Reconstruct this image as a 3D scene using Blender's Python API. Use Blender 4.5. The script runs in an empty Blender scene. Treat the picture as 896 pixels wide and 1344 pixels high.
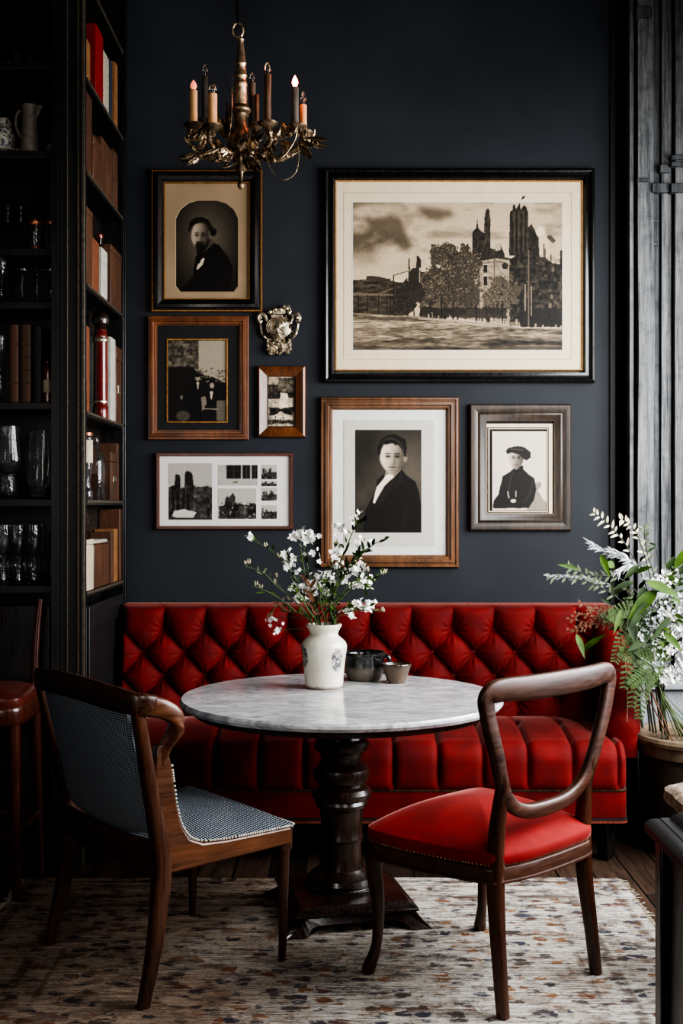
import bpy, bmesh, math, random
import numpy as np
from mathutils import Vector, Matrix, noise as mnoise

random.seed(7)
NP = np.random.RandomState(7)
PI = math.pi
F, HC, CX, CY = 1560.0, 1.43, 448.0, 665.0
WALL = 5.55
SC = bpy.context.scene
COL = SC.collection


def P(px, py, d):
    """world point seen at a place of the photograph at depth d"""
    return Vector(((px - CX) / F * d, d, HC - (py - CY) / F * d))


def XX(px, d):
    return (px - CX) / F * d


def ZZ(py, d):
    return HC - (py - CY) / F * d


# ------------------------------------------------------------------ materials
def srgb(c):
    return tuple(((v / 255.0) / 12.92 if v / 255.0 <= 0.04045 else ((v / 255.0 + 0.055) / 1.055) ** 2.4) for v in c)


class NT:
    def __init__(s, name):
        s.m = bpy.data.materials.new(name)
        s.m.use_nodes = True
        s.t = s.m.node_tree
        s.b = s.t.nodes['Principled BSDF']
        s.out = s.t.nodes['Material Output']

    def n(s, typ, ins=None, **props):
        nd = s.t.nodes.new(typ)
        for k, v in props.items():
            setattr(nd, k, v)
        for k, v in (ins or {}).items():
            s.set(nd.inputs[k], v)
        return nd

    def set(s, sock, v):
        if hasattr(v, 'is_output') and v.is_output:
            s.t.links.new(v, sock)
        elif hasattr(v, 'outputs'):
            s.t.links.new(v.outputs[0], sock)
        else:
            if sock.type == 'RGBA' and len(v) == 3:
                v = (*v, 1)
            sock.default_value = v

    def P(s, **kw):
        for k, v in kw.items():
            s.set(s.b.inputs[k.replace('_', ' ')], v)
        return s

    def coord(s, scale=(1, 1, 1), kind='Object', rot=(0, 0, 0)):
        tc = s.n('ShaderNodeTexCoord')
        mp = s.n('ShaderNodeMapping', {'Vector': tc.outputs[kind], 'Scale': scale, 'Rotation': rot})
        return mp.outputs[0]

    def noise(s, vec, scale=5, detail=4, rough=.55, dist=0):
        return s.n('ShaderNodeTexNoise', {'Vector': vec, 'Scale': scale, 'Detail': detail, 'Roughness': rough, 'Distortion': dist}).outputs[0]

    def ramp(s, fac, stops):
        r = s.n('ShaderNodeValToRGB', {'Fac': fac})
        e = r.color_ramp.elements
        while len(e) < len(stops):
            e.new(.5)
        for i, (p, c) in enumerate(stops):
            e[i].position = p
            if isinstance(c, (int, float)):
                c = (c, c, c)
            e[i].color = (*c[:3], 1)
        return r.outputs[0]

    def mix(s, f, a, b, blend='MIX'):
        nd = s.n('ShaderNodeMix', data_type='RGBA', blend_type=blend)
        s.set(nd.inputs[0], f)
        s.set(nd.inputs[6], a)
        s.set(nd.inputs[7], b)
        return nd.outputs[2]

    def math(s, op, a, b=0.0, c=0.0):
        nd = s.n('ShaderNodeMath', operation=op)
        s.set(nd.inputs[0], a)
        s.set(nd.inputs[1], b)
        s.set(nd.inputs[2], c)
        return nd.outputs[0]

    def bump(s, h, strength=.3, dist=.01):
        nd = s.n('ShaderNodeBump', {'Height': h, 'Strength': strength, 'Distance': dist})
        s.set(s.b.inputs['Normal'], nd.outputs[0])
        return s


def plain(name, rgb, rough=.5, metal=0, spec=.5, var=.25, scale=30, bump=.0, coat=0, lin=False):
    c = rgb if lin else srgb(rgb)
    t = NT(name)
    v = t.coord()
    nz = t.noise(v, scale, 5)
    a = tuple(x * (1 - var) for x in c)
    b = tuple(min(1, x * (1 + var)) for x in c)
    t.P(Base_Color=t.ramp(nz, [(.3, a), (.7, b)]), Roughness=rough, Metallic=metal, Specular_IOR_Level=spec, Coat_Weight=coat)
    if bump:
        t.bump(t.noise(v, scale * 2, 6), bump, .004)
    return t.m


def wood(name, dark, light, rough=.35, axis=2, scale=14, coat=.25, bump=.12, stretch=.08):
    t = NT(name)
    sc = [1, 1, 1]
    sc[axis] = stretch
    v = t.coord(tuple(sc))
    n1 = t.noise(v, scale, 8, .6, 1.2)
    n2 = t.noise(v, scale * 7, 4, .6)
    big = t.noise(t.coord(), 3.5, 3)
    m = t.math('ADD', t.math('MULTIPLY', n1, .65), t.math('MULTIPLY', n2, .35))
    c1 = t.ramp(m, [(.32, srgb(dark)), (.68, srgb(light))])
    c = t.mix(t.ramp(big, [(.35, 0.0), (.7, .55)]), c1, srgb(dark))
    t.P(Base_Color=c, Roughness=t.ramp(n2, [(.3, rough - .08), (.7, rough + .12)]), Coat_Weight=coat, Coat_Roughness=.25)
    t.bump(m, bump, .003)
    return t.m


def glass(name, tint=(1, 1, 1), rough=.0):
    t = NT(name)
    v = t.coord()
    t.P(Base_Color=tint, Roughness=rough, IOR=1.5, Transmission_Weight=.985, Specular_IOR_Level=.9)
    t.bump(t.noise(v, 60, 2), .25, .004)
    return t.m


M = {}
M['black_wood'] = wood('black stained wood', (9, 8, 8), (30, 27, 24), .4)
M['shelf_wood'] = wood('dark shelf wood', (14, 11, 9), (44, 34, 27), .45, axis=1)
M['cab_dark'] = plain('dark cabinet paint', (20, 21, 23), .5, var=.3)
M['gilt_edge'] = plain('worn gilt edge', (72, 63, 52), .55, .1, var=.5, scale=60)
M['mahog'] = wood('mahogany chair wood', (30, 15, 10), (88, 48, 28), .3)
M['walnut'] = wood('walnut chair wood', (28, 14, 9), (92, 52, 30), .32)
M['mahog_rail'] = wood('mahogany rail wood', (30, 15, 10), (88, 49, 29), .42, axis=0, coat=.08)
M['walnut_rail'] = wood('walnut rail wood', (28, 14, 9), (88, 49, 28), .32, axis=0)
M['walnut_side'] = wood('walnut panel wood', (40, 20, 12), (112, 66, 36), .34, axis=1)
M['table_wood'] = wood('ebonised table wood', (12, 9, 8), (58, 36, 24), .26, coat=.5)
M['stool_wood'] = wood('red brown stool wood', (40, 16, 10), (92, 42, 24), .28)
M['frame_black'] = wood('black lacquered frame', (8, 7, 7), (26, 23, 21), .3, coat=.4)
M['frame_brown'] = wood('reddish brown frame wood', (52, 26, 14), (142, 84, 46), .35)
M['frame_red'] = wood('thin red brown frame wood', (58, 28, 18), (104, 56, 36), .38)
M['frame_walnut'] = wood('dark frame wood', (56, 34, 21), (140, 96, 62), .38)
M['frame_rustic'] = wood('rustic dark frame wood', (22, 19, 17), (84, 66, 50), .45, scale=22, bump=.3)
M['gold'] = plain('old gilding', (170, 124, 74), .35, .75, var=.35, scale=50)
M['bronze'] = plain('aged bronze', (128, 110, 88), .38, .85, var=.7, scale=45, bump=.35)
M['bronze_light'] = plain('worn bronze', (184, 160, 130), .35, .9, var=.6, scale=60, bump=.4)
M['silver'] = plain('antique silver', (200, 184, 160), .3, .9, var=.8, scale=38, bump=.5)
M['silver_dark'] = plain('tarnished silver', (60, 53, 46), .4, .8, var=.8, scale=60, bump=.5)
M['iron'] = plain('dark iron', (30, 29, 28), .4, .7)
M['bone'] = plain('pale boss', (214, 202, 182), .35, var=.15)
M['white_paper'] = plain('paper pages', (196, 186, 166), .85, var=.15, scale=120)


def velvet(name, c, dark):
    t = NT(name)
    v = t.coord()
    n1 = t.noise(v, 9, 4)
    n2 = t.noise(v, 160, 2)
    col = t.ramp(t.math('ADD', t.math('MULTIPLY', n1, .75), t.math('MULTIPLY', n2, .25)), [(.3, srgb(dark)), (.68, srgb(c))])
    t.P(Base_Color=col, Roughness=.75, Specular_IOR_Level=.12, Sheen_Weight=.42, Sheen_Roughness=.28, Sheen_Tint=(1, .5, .44))
    t.bump(t.noise(v, 55, 5), .12, .004)
    return t.m


M['velvet'] = velvet('red velvet', (112, 29, 27), (72, 17, 17))
M['velvet_seat'] = velvet('bright red velvet', (134, 34, 32), (98, 23, 22))
M['velvet_pipe'] = plain('worn piping', (112, 48, 34), .6, var=.5, scale=90)
M['button'] = plain('velvet button', (120, 18, 14), .6)
M['brass_nail'] = plain('old brass nail', (150, 128, 92), .3, .9, var=.4)
M['black_gimp'] = plain('black braid', (18, 14, 13), .7)


def weave():
    t = NT('blue woven upholstery')
    v = t.coord((1, 1, 1))
    sp = t.n('ShaderNodeSeparateXYZ', {'Vector': t.coord((1, 1, 1), rot=(0, 0, .6))})
    vo = t.math('MULTIPLY', t.math('SINE', t.math('MULTIPLY', sp.outputs[0], 560.0)), t.math('SINE', t.math('MULTIPLY', sp.outputs[1], 560.0)))
    n = t.noise(v, 8, 3)
    c = t.ramp(t.math('MULTIPLY_ADD', vo, .5, .5), [(.3, srgb((34, 40, 50))), (.55, srgb((70, 78, 88))), (.85, srgb((172, 176, 180)))])
    c = t.mix(t.ramp(n, [(.35, .0), (.75, .35)]), c, srgb((36, 44, 56)))
    t.P(Base_Color=c, Roughness=.85, Specular_IOR_Level=.2)
    t.bump(vo, .5, .002)
    return t.m


def weave_dark():
    t = NT('dark blue woven upholstery')
    v = t.coord((1, 1, 1))
    sp = t.n('ShaderNodeSeparateXYZ', {'Vector': t.coord((1, 1, 1), rot=(0, .7, 0))})
    vo = t.math('MULTIPLY', t.math('SINE', t.math('MULTIPLY', sp.outputs[0], 600.0)), t.math('SINE', t.math('MULTIPLY', sp.outputs[2], 600.0)))
    c = t.ramp(t.math('MULTIPLY_ADD', vo, .5, .5), [(.3, srgb((66, 74, 84))), (.8, srgb((146, 154, 162)))])
    t.P(Base_Color=c, Roughness=.85, Specular_IOR_Level=.2)
    t.bump(vo, .4, .002)
    return t.m


M['weave'] = weave()
M['weave_dark'] = weave_dark()
M['welt'] = plain('pale welt', (196, 192, 180), .7, var=.4, scale=200)


def marble():
    t = NT('white veined marble')
    v = t.coord((1, 1.9, 1), rot=(0, 0, .25))
    n0 = t.noise(v, 3.2, 8, .62, 1.6)
    vein = t.ramp(t.math('ABSOLUTE', t.math('SUBTRACT', n0, .5)), [(.0, 1.0), (.03, .25), (.11, .0)])
    n1 = t.noise(t.coord((1.2, 3.5, 1)), 9, 8, .65, .8)
    cloud = t.ramp(n1, [(.35, srgb((158, 160, 164))), (.62, srgb((214, 214, 213)))])
    c = t.mix(t.math('MULTIPLY', vein, .55), cloud, srgb((110, 114, 120)))
    t.P(Base_Color=c, Roughness=.16, Specular_IOR_Level=.5, Coat_Weight=.2, Coat_Roughness=.08)
    return t.m


M['marble'] = marble()


def wallpaint():
    t = NT('slate blue wall paint')
    v = t.coord()
    n = t.noise(v, 2.2, 5)
    c = t.ramp(n, [(.3, srgb((37, 40, 44))), (.7, srgb((46, 49, 54)))])
    t.P(Base_Color=c, Roughness=.62, Specular_IOR_Level=.25)
    t.bump(t.noise(v, 130, 3), .06, .002)
    return t.m


M['wall'] = wallpaint()
M['wall_dim'] = plain('dark side wall paint', (40, 42, 46), .8, var=.1)
M['ceil'] = plain('dark ceiling paint', (42, 42, 44), .85, var=.1)
M['black_gloss'] = plain('black gloss paint', (36, 36, 38), .5, var=.3)
M['black_trim_and_shade'] = plain('black trim and shade paint', (9, 9, 10), .6, var=.2)  # also colours the strip that stands in for recess shade


def weathered(name, dark, light, stretch=.05):
    t = NT(name)
    v = t.coord((1, 1, stretch))
    n1 = t.noise(v, 40, 9, .68, .6)
    n2 = t.noise(v, 150, 6, .6)
    sp = t.noise(t.coord(), 14, 6, .7)
    m = t.math('ADD', t.math('MULTIPLY', n1, .6), t.math('MULTIPLY', n2, .4))
    c = t.ramp(m, [(.34, srgb(dark)), (.64, srgb(light))])
    c = t.mix(t.ramp(sp, [(.5, .0), (.72, .6)]), c, srgb(dark))
    t.P(Base_Color=c, Roughness=.75, Specular_IOR_Level=.25)
    t.bump(m, .6, .004)
    return t.m


M['weather'] = weathered('weathered grey boards', (46, 48, 50), (138, 139, 139))
M['weather_dark'] = weathered('weathered dark boards', (32, 34, 36), (100, 102, 104))
M['sill'] = weathered('pale painted sill', (104, 108, 112), (150, 154, 158), .4)


def floorwood():
    t = NT('dark oak planks')
    tc = t.n('ShaderNodeTexCoord')
    br = t.n('ShaderNodeTexBrick', {'Vector': t.coord((1, 1, 1), rot=(0, 0, PI / 2)), 'Color1': (.3, .3, .3, 1), 'Color2': (.8, .8, .8, 1), 'Mortar': (0, 0, 0, 1),
                                   'Scale': 1.0, 'Mortar Size': .004, 'Brick Width': 1.3, 'Row Height': .14})
    br.offset = .37
    v = t.coord((1, .1, 1))
    n = t.noise(v, 30, 7, .65, .8)
    m = t.math('MULTIPLY', n, br.outputs[0])
    c = t.ramp(m, [(.05, srgb((8, 7, 6))), (.25, srgb((44, 32, 25))), (.6, srgb((88, 68, 54)))])
    t.P(Base_Color=c, Roughness=.6, Specular_IOR_Level=.2)
    t.bump(m, .3, .004)
    return t.m


M['floor'] = floorwood()


def rugmat():
    t = NT('faded oriental rug')
    tc = t.n('ShaderNodeTexCoord')
    ob = tc.outputs['Object']
    sep = t.n('ShaderNodeSeparateXYZ', {'Vector': ob})
    # worn thread wobble
    wob = t.n('ShaderNodeMix', data_type='RGBA')
    nz = t.n('ShaderNodeTexNoise', {'Vector': ob, 'Scale': 16.0, 'Detail': 7.0, 'Roughness': .7})
    dist = t.n('ShaderNodeVectorMath', {0: nz.outputs[1], 1: (-.5, -.5, -.5)}, operation='ADD')
    dist2 = t.n('ShaderNodeVectorMath', {0: dist.outputs[0]}, operation='SCALE')
    dist2.inputs['Scale'].default_value = .09
    vv = t.n('ShaderNodeVectorMath', {0: ob, 1: dist2.outputs[0]}, operation='ADD').outputs[0]
    vm = t.n('ShaderNodeMapping', {'Vector': vv, 'Scale': (1.0, 1.45, 1.0)}).outputs[0]
    voro = t.n('ShaderNodeTexVoronoi', {'Vector': vm, 'Scale': 8.5, 'Randomness': .55})
    voro2 = t.n('ShaderNodeTexVoronoi', {'Vector': vm, 'Scale': 17.0, 'Randomness': .8})
    ring = t.ramp(voro.outputs[0], [(.12, .2), (.2, 1.0), (.27, .1), (.36, .9), (.45, 0.0)])
    motif = t.ramp(voro2.outputs[0], [(.4, 1.0), (.46, 0.0)])
    hue = t.n('ShaderNodeSeparateColor', {'Color': voro2.outputs[1]})
    mcol = t.ramp(hue.outputs[0], [(.0, srgb((50, 58, 80))), (.3, srgb((44, 48, 60))), (.34, srgb((128, 82, 52))), (.5, srgb((150, 108, 70))), (.55, srgb((188, 182, 170))), (.75, srgb((176, 168, 154))), (.8, srgb((84, 72, 64))), (1, srgb((64, 62, 66)))])
    base_n = t.noise(ob, 3.0, 5)
    base = t.ramp(base_n, [(.3, srgb((168, 160, 148))), (.7, srgb((206, 201, 191)))])
    c = t.mix(t.math('MULTIPLY', ring, .6), base, srgb((98, 82, 70)))
    c = t.mix(t.math('MULTIPLY', motif, .95), c, mcol)
    dx = t.math('SUBTRACT', 1.13, t.math('ABSOLUTE', sep.outputs[0]))
    dy = t.math('SUBTRACT', 1.0, t.math('ABSOLUTE', sep.outputs[1]))
    de = t.math('MINIMUM', dx, dy)
    band = t.ramp(de, [(.0, .0), (.03, .0), (.038, .9), (.055, .9), (.065, .1), (.2, .1), (.21, .9), (.235, .9), (.245, .2), (.3, .2), (.31, .9), (.33, .0)])
    c = t.mix(t.math('MULTIPLY', band, .85), c, srgb((70, 56, 48)))
    # wide irregular rust and indigo smudges
    sm = t.n('ShaderNodeTexNoise', {'Vector': t.n('ShaderNodeMapping', {'Vector': ob, 'Scale': (1, 2.0, 1)}).outputs[0], 'Scale': 7.0, 'Detail': 6.0, 'Roughness': .7})
    c = t.mix(t.ramp(sm.outputs[0], [(.54, 0.0), (.62, .65)]), c, srgb((104, 70, 48)))
    sm2 = t.noise(t.n('ShaderNodeMapping', {'Vector': ob, 'Scale': (1, 2.2, 1), 'Location': (3, 5, 0)}).outputs[0], 10.0, 6, .72)
    c = t.mix(t.ramp(sm2, [(.55, 0.0), (.62, .75)]), c, srgb((48, 52, 62)))
    wear = t.ramp(t.noise(t.n('ShaderNodeMapping', {'Vector': ob, 'Scale': (1, 3.2, 1)}).outputs[0], 6.5, 9, .75), [(.5, 0.0), (.58, .85)])
    c = t.mix(wear, c, srgb((204, 199, 190)))
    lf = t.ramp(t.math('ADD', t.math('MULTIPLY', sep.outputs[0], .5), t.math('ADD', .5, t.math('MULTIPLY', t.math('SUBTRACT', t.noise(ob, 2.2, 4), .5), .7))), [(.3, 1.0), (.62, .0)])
    c = t.mix(t.math('MULTIPLY', lf, .8), c, t.mix(1.0, c, srgb((150, 118, 92)), 'MULTIPLY'))  # left side tinted darker brown to stand in for weaker light
    streak = t.noise(t.n('ShaderNodeMapping', {'Vector': ob, 'Scale': (6, 130, 1)}).outputs[0], 1.0, 6, .7)
    c = t.mix(t.ramp(streak, [(.4, .75), (.55, .0)]), c, srgb((70, 60, 54)))
    speck = t.noise(t.n('ShaderNodeMapping', {'Vector': ob, 'Scale': (40, 90, 1)}).outputs[0], 1.6, 3, .6)
    c = t.mix(t.ramp(speck, [(.54, .0), (.66, .7)]), c, srgb((72, 62, 56)))
    t.P(Base_Color=c, Roughness=.95, Specular_IOR_Level=.1)
    t.bump(t.math('ADD', streak, speck), .6, .006)
    return t.m


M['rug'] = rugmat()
M['fringe'] = plain('rug fringe', (170, 160, 140), .9, var=.3, scale=90)


def stoneware():
    t = NT('cream stoneware glaze')
    tc = t.n('ShaderNodeTexCoord')
    ob = tc.outputs['Object']
    n = t.noise(ob, 14, 5)
    c = t.ramp(n, [(.3, srgb((196, 188, 170))), (.7, srgb((220, 214, 199)))])
    # blue black transfer prints in two places
    pr = t.noise(ob, 95, 4, .7, 1.5)
    mask = None
    for ctr, sz in (((.05, -.068, .108), (.026, .05, .05)), ((-.077, -.03, .12), (.03, .045, .05))):
        sub = t.n('ShaderNodeVectorMath', {0: ob, 1: ctr}, operation='SUBTRACT').outputs[0]
        dv = t.n('ShaderNodeVectorMath', {0: sub, 1: sz}, operation='DIVIDE').outputs[0]
        ln = t.n('ShaderNodeVectorMath', {0: dv}, operation='LENGTH').outputs['Value']
        mm = t.ramp(ln, [(.75, 1.0), (1.05, 0.0)])
        mask = mm if mask is None else t.math('MAXIMUM', mask, mm)
    pm = t.math('MULTIPLY', mask, t.ramp(pr, [(.44, 0.0), (.5, 1.0)]))
    c = t.mix(pm, c, srgb((34, 38, 48)))
    sep = t.n('ShaderNodeSeparateXYZ', {'Vector': ob})
    low = t.ramp(t.math('ADD', sep.outputs[2], t.math('MULTIPLY', t.noise(ob, 30, 3), .012)), [(.012, 1.0), (.02, 0.0)])
    c = t.mix(t.math('MULTIPLY', low, .75), c, srgb((86, 66, 48)))
    t.P(Base_Color=c, Roughness=.28, Specular_IOR_Level=.5, Coat_Weight=.3)
    return t.m


M['stoneware'] = stoneware()


def glazed(name, top, low, zb, amp=.01):
    t = NT(name)
    tc = t.n('ShaderNodeTexCoord')
    ob = tc.outputs['Object']
    sep = t.n('ShaderNodeSeparateXYZ', {'Vector': ob})
    f = t.ramp(t.math('ADD', sep.outputs[2], t.math('MULTIPLY', t.noise(ob, 22, 4), amp)), [(zb, 0.0), (zb + .02, 1.0)])
    n = t.noise(ob, 40, 5)
    lo = t.ramp(n, [(.3, tuple(x * .7 for x in srgb(low))), (.7, srgb(low))])
    t.P(Base_Color=t.mix(f, lo, srgb(top)), Roughness=t.ramp(f, [(.2, .5), (.8, .16)]), Coat_Weight=.3)
    t.bump(n, .1, .003)
    return t.m


M['dark_pot'] = glazed('dark glazed pot', (26, 25, 25), (96, 86, 76), .045)
M['small_bowl'] = glazed('brown glazed bowl', (38, 30, 25), (88, 70, 56), .062)
M['planter'] = wood('dark ribbed planter', (22, 17, 14), (70, 56, 44), .6, axis=0, scale=20, coat=0, bump=.5, stretch=.15)
M['planter_rim'] = plain('worn planter rim', (104, 88, 70), .6, var=.45, scale=20, bump=.3)
M['soil'] = plain('dry soil', (96, 80, 62), .95, var=.6, scale=90, bump=.8)
M['stem'] = plain('green stem', (66, 84, 42), .6)
M['stem_dark'] = plain('dark stem', (38, 40, 30), .6)
M['stem_dry'] = plain('dry twig', (92, 58, 36), .8)


def leafm(name, c, c2, trans=.15):
    t = NT(name)
    v = t.coord()
    n = t.noise(v, 16, 4)
    t.P(Base_Color=t.ramp(n, [(.3, srgb(c)), (.7, srgb(c2))]), Roughness=.6, Specular_IOR_Level=.2)
    return t.m


M['leaf'] = leafm('green leaf', (32, 54, 13), (68, 94, 28))
M['leaf_dark'] = leafm('dark green leaf', (18, 30, 12), (42, 60, 25))
M['leaf_fern'] = leafm('fern green', (34, 52, 23), (72, 90, 48))
M['leaf_grey'] = leafm('grey green leaf', (66, 76, 54), (116, 124, 98))
M['petal'] = leafm('white petal', (236, 234, 226), (252, 251, 247))
M['petal_grey'] = leafm('silvery white', (124, 130, 130), (192, 195, 194))
M['bud'] = leafm('cream bud', (164, 154, 124), (206, 198, 174))
M['cream_candle'] = plain('cream wax', (210, 158, 110), .45, var=.15)
M['brown_candle'] = plain('brown wax', (92, 66, 48), .45, var=.25)
M['black_candle'] = plain('dark wax', (92, 82, 74), .45, var=.25)
M['bulb'] = glass('clear flame bulb', (1, .95, .88))


def glowmat():
    t = NT('glowing red bulb')
    lw = t.n('ShaderNodeLayerWeight', {'Blend': .35})
    col = t.ramp(lw.outputs['Facing'], [(.15, (1, .75, .6)), (.55, (1, .05, .04))])
    t.P(Base_Color=(1, .2, .1), Roughness=.3, Emission_Color=col, Emission_Strength=9.0)
    return t.m


M['glow'] = glowmat()


def ambermat():
    t = NT('warm lit bulb')
    t.P(Base_Color=(.9, .35, .2), Roughness=.3, Emission_Color=(1, .35, .2), Emission_Strength=.5, Transmission_Weight=.3)
    return t.m


M['warm_bulb'] = ambermat()
M['glass'] = glass('clear glass')
M['glass_brown'] = glass('brown glass', (.45, .2, .08))
M['glass_amber'] = glass('amber liquid', (.5, .19, .06), .1)
M['copper'] = plain('copper lid', (150, 98, 70), .35, .8, var=.4)
M['china'] = plain('blue and white china', (186, 182, 170), .35, var=.35, scale=46)


def chinam():
    t = NT('blue painted china')
    v = t.coord()
    n = t.noise(v, 60, 3, .6, 1.2)
    t.P(Base_Color=t.ramp(n, [(.44, srgb((60, 66, 80))), (.54, srgb((196, 190, 174)))]), Roughness=.3)
    return t.m


M['china'] = chinam()
M['grey_clay'] = plain('grey clay', (120, 110, 98), .6, var=.35, scale=40, bump=.3)
M['cream'] = plain('cream paper', (172, 160, 136), .7, var=.12)
M['book_tan'] = plain('tan cloth', (122, 84, 48), .7, var=.25)
M['book_red'] = plain('red cloth', (122, 24, 22), .5, var=.15)
M['book_grey'] = plain('mottled grey board', (150, 142, 126), .7, var=.5, scale=80)
M['book_blue'] = plain('dark blue cloth', (34, 44, 56), .7, var=.2)
M['book_brown'] = wood('brown leather', (56, 34, 22), (104, 68, 46), .55, coat=0)
M['book_dbrown'] = wood('old brown leather', (40, 24, 15), (96, 64, 40), .6, coat=0)
M['book_black'] = plain('black cloth', (24, 22, 21), .6, var=.3)
M['book_orange'] = plain('orange cloth', (108, 62, 36), .65, var=.2)
M['book_white'] = plain('white binding', (168, 165, 155), .6, var=.2)
M['wood_box'] = wood('brown box wood', (56, 35, 22), (108, 70, 46), .5, coat=.1)
M['red_lacquer'] = plain('red lacquer', (98, 26, 20), .25, var=.3, coat=.6)
M['dark_knob'] = plain('dark turned wood', (44, 32, 26), .3, var=.4, coat=.4)
M['stool_leather'] = plain('oxblood leather', (82, 34, 26), .3, var=.3, coat=.3)
M['rough_wood'] = weathered('weathered bench wood', (64, 52, 42), (166, 152, 132))
M['mat_cream'] = plain('cream mount board', (212, 194, 164), .8, var=.05)
M['mat_white'] = plain('white mount board', (206, 205, 198), .8, var=.04)
M['mat_tan'] = plain('tan mount board', (146, 124, 96), .8, var=.12, scale=5)
M['mat_black'] = plain('black mount board', (13, 12, 12), .7)
M['mat_card'] = plain('grey mount card', (188, 184, 172), .8, var=.05)
M['ink_line'] = plain('faint ruled line', (150, 138, 116), .8)


def photomat():
    t = NT('photographic print')
    a = t.n('ShaderNodeAttribute', attribute_name='tone')
    t.P(Base_Color=a.outputs['Color'], Roughness=.5, Specular_IOR_Level=.3)
    return t.m


M['photo'] = photomat()


# ------------------------------------------------------------------ mesh building
class MB:
    def __init__(s):
        s.v, s.f = [], []

    def add(s, vs, fs):
        o = len(s.v)
        s.v += [tuple(v) for v in vs]
        s.f += [tuple(i + o for i in f) for f in fs]
        return s

    def box(s, x0, x1, y0, y1, z0, z1, mat=None):
        vs = [Vector((x, y, z)) for z in (z0, z1) for y in (y0, y1) for x in (x0, x1)]
        if mat is not None:
            vs = [mat @ v for v in vs]
        return s.add(vs, [(0, 2, 3, 1), (4, 5, 7, 6), (0, 1, 5, 4), (2, 6, 7, 3), (0, 4, 6, 2), (1, 3, 7, 5)])

    def lathe(s, prof, c=(0, 0, 0), seg=32, caps=True, sx=1, sy=1, mat=None, ripple=None):
        vs, fs = [], []
        c = Vector(c)
        for k, (r, z) in enumerate(prof):
            for i in range(seg):
                a = 2 * PI * i / seg
                rr = r * (1 + (ripple(a, k) if ripple else 0))
                v = Vector((rr * math.cos(a) * sx, rr * math.sin(a) * sy, z))
                vs.append((mat @ v if mat is not None else v) + c)
        n = len(prof)
        for k in range(n - 1):
            for i in range(seg):
                j = (i + 1) % seg
                fs.append((k * seg + i, k * seg + j, (k + 1) * seg + j, (k + 1) * seg + i))
        if caps:
            if prof[0][0] > 1e-5:
                fs.append(tuple(range(seg - 1, -1, -1)))
            if prof[-1][0] > 1e-5:
                fs.append(tuple((n - 1) * seg + i for i in range(seg)))
        return s.add(vs, fs)

    def ball(s, c, r, seg=12, rings=7, scale=(1, 1, 1), mat=None):
        vs, fs = [], []
        c = Vector(c)
        for k in range(rings + 1):
            th = PI * k / rings
            for i in range(seg):
                a = 2 * PI * i / seg
                v = Vector((r * math.sin(th) * math.cos(a) * scale[0], r * math.sin(th) * math.sin(a) * scale[1], -r * math.cos(th) * scale[2]))
                vs.append((mat @ v if mat is not None else v) + c)
        for k in range(rings):
            for i in range(seg):
                j = (i + 1) % seg
                fs.append((k * seg + i, k * seg + j, (k + 1) * seg + j, (k + 1) * seg + i))
        return s.add(vs, fs)

    def sweep(s, pts, w, h=None, up=(0, 0, 1), seg=12, ex=.6, closed=False, caps=True):
        """superellipse section of w (sideways) by h (along up) swept along pts"""
        pts = [Vector(p) for p in pts]
        n = len(pts)
        w = w if isinstance(w, (list, tuple)) else [w] * n
        h = w if h is None else (h if isinstance(h, (list, tuple)) else [h] * n)
        up = Vector(up)
        vs, fs = [], []
        for i, p in enumerate(pts):
            if closed:
                t = pts[(i + 1) % n] - pts[i - 1]
            else:
                t = pts[min(i + 1, n - 1)] - pts[max(i - 1, 0)]
            if t.length < 1e-9:
                t = Vector((0, 0, 1))
            t.normalize()
            sd = t.cross(up)
            if sd.length < 1e-4:
                sd = t.cross(Vector((.3, 1, .2)))
            sd.normalize()
            u2 = sd.cross(t)
            for k in range(seg):
                a = 2 * PI * (k + .5) / seg
                ca, sa = math.cos(a), math.sin(a)
                x = math.copysign(abs(ca) ** ex, ca) * w[i] / 2
                y = math.copysign(abs(sa) ** ex, sa) * h[i] / 2
                vs.append(p + sd * x + u2 * y)
        m = n if closed else n - 1
        for i in range(m):
            for k in range(seg):
                j = (k + 1) % seg
                a, b = i * seg, ((i + 1) % n) * seg
                fs.append((a + k, a + j, b + j, b + k))
        if caps and not closed:
            fs.append(tuple(range(seg - 1, -1, -1)))
            fs.append(tuple((n - 1) * seg + k for k in range(seg)))
        return s.add(vs, fs)

    def tube(s, pts, r, seg=8, closed=False):
        r2 = [2 * x for x in r] if isinstance(r, (list, tuple)) else 2 * r
        return s.sweep(pts, r2, None, (0.13, .27, .95), seg, 1.0, closed)

    def grid(s, fn, nu, nv, cu=False, cv=False):
        vs, fs = [], []
        for i in range(nu):
            for j in range(nv):
                u = i / (nu if cu else nu - 1)
                v = j / (nv if cv else nv - 1)
                vs.append(fn(u, v))
        for i in range(nu if cu else nu - 1):
            for j in range(nv if cv else nv - 1):
                a, b = i, (i + 1) % nu
                c, d = j, (j + 1) % nv
                fs.append((a * nv + c, b * nv + c, b * nv + d, a * nv + d))
        return s.add(vs, fs)

    def prism(s, poly, fn, t0, t1):
        n = len(poly)
        vs = [fn(p, t0) for p in poly] + [fn(p, t1) for p in poly]
        fs = [tuple(range(n)), tuple(range(2 * n - 1, n - 1, -1))]
        for i in range(n):
            j = (i + 1) % n
            fs.append((i, i + n, j + n, j))
        return s.add(vs, fs)

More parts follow.
